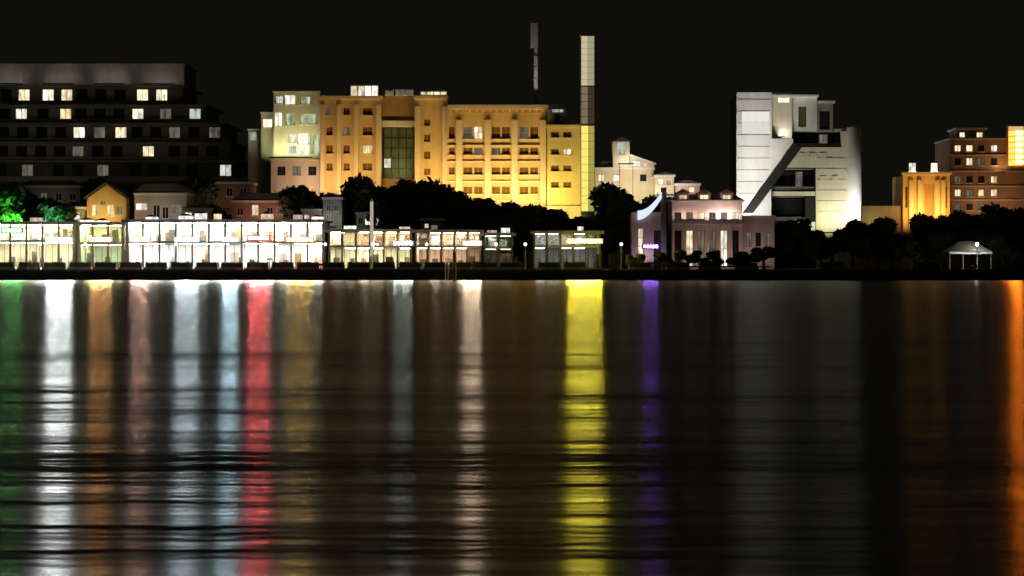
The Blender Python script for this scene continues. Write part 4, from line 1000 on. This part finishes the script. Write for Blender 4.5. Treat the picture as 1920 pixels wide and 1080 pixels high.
# tall cream light column
Y = 309
t = thing('light_column', 'tall thin cream light column rising above the cream-lit pavilion', 'light column', (PX(697, Y), Y, GZ+0.003))
part('pole', MB().lathe((PX(697, Y), Y, 0), [(0.22, GZ+0.004), (0.2, PZ(372, Y))], 10), cream_pl, t)
part('glow_tube', MB().lathe((PX(697, Y), Y, 0), [(0.26, PZ(480, Y)), (0.26, PZ(378, Y))], 10), emit('column_glow', (1, .9, .66), 0.42), t)
part('cap', MB().lathe((PX(697, Y), Y, 0), [(0.3, PZ(372, Y)+0.003), (0.12, PZ(369, Y))], 10), dark_metal, t)

# benches
bs = MB()
for k in range(4): bs.box(-0.9, 0.9, -0.25+k*0.13, -0.15+k*0.13, 0.43, 0.47)
bs = bs.mesh('seat'); bl = MB().box(-0.04, 0.04, -0.22, 0.22, 0, 0.428).mesh('leg'); bb = MB().box(-0.9, 0.9, 0.27, 0.31, 0.6, 0.95).mesh('backrest')
for i, px in enumerate([60, 250, 480, 600, 780, 880]):
    t = thing('park_bench', 'dark slatted bench on the quay, %s from the left' % ORD[i], 'bench', (PX(px, 303), 303, GZ+0.003), 'benches on the quay')
    t.rotation_euler = (0, 0, math.pi)
    link('seat', bs, timber, t); link('backrest', bb, timber, t)
    for x in (-0.7, 0.7): link('leg', bl, dark_metal, t, (x, 0, 0))

# mooring piles at the quay edge
for px, py, lb in ((852, 474, 'tall grey mooring pile in the water below the beige-lit pavilion'), (838, 496, 'shorter mooring pile just left of the tall one')):
    Y = 296.5
    t = thing('mooring_pile', lb, 'mooring pile', (PX(px, Y), Y, 0), 'mooring piles')
    part('pile', MB().lathe((PX(px, Y), Y, 0), [(0.3, -1.5), (0.28, PZ(py, Y))], 12), concrete, t)
    part('cap', MB().lathe((PX(px, Y), Y, 0), [(0.33, PZ(py, Y)+0.003), (0.33, PZ(py, Y)+0.1), (0.05, PZ(py, Y)+0.4)], 12), white_paint, t)
    part('fender', MB().box(PX(px, Y)-0.1, PX(px, Y)+0.1, Y-0.42, Y-0.27, 0.3, 1.6), dark_metal, t)

# marquee on the right quay
Y = 309
def marquee():
    X = lambda p: PX(p, Y)
    Zz = lambda p: PZ(p, Y)
    t = thing('marquee', 'small white marquee glowing on the dark right quay', 'marquee', (X(1815), Y, GZ+0.003))
    xa, xb, ze, zr = X(1776), X(1856), Zz(472), Zz(452)
    m = MB(); c = ((xa+xb)/2, Y+1.5)
    m.v = [(xa, Y-1.5, ze), (xb, Y-1.5, ze), (xb, Y+4.5, ze), (xa, Y+4.5, ze), (c[0]-1.2, c[1], zr), (c[0]+1.2, c[1], zr)]
    m.f = [(0,1,5,4), (1,2,5), (2,3,4,5), (3,0,4), (3,2,1,0)]
    part('canopy', m, tent_white, t)
    part('valance', MB().box(xa, xb, Y-1.55, Y-1.503, ze-0.35, ze-0.003), tent_white, t)
    for px in (1777, 1802, 1829, 1854):
        part('pole', MB().tube((X(px), Y-1.4, GZ+0.004), (X(px), Y-1.4, ze-0.004), 0.05, 0.05, 8), grey_metal, t)
    part('lamp', MB().box(X(1800), X(1834), Y-1.75, Y-1.56, ze-0.28, ze-0.12), lit_cool, t)
    washer('small white floodlight on the ground before the marquee', (X(1816), Y-4.0, GZ+0.6), (X(1818), Y, Zz(462)), 2, 140, (0.95, 1.0, 0.95))
marquee()
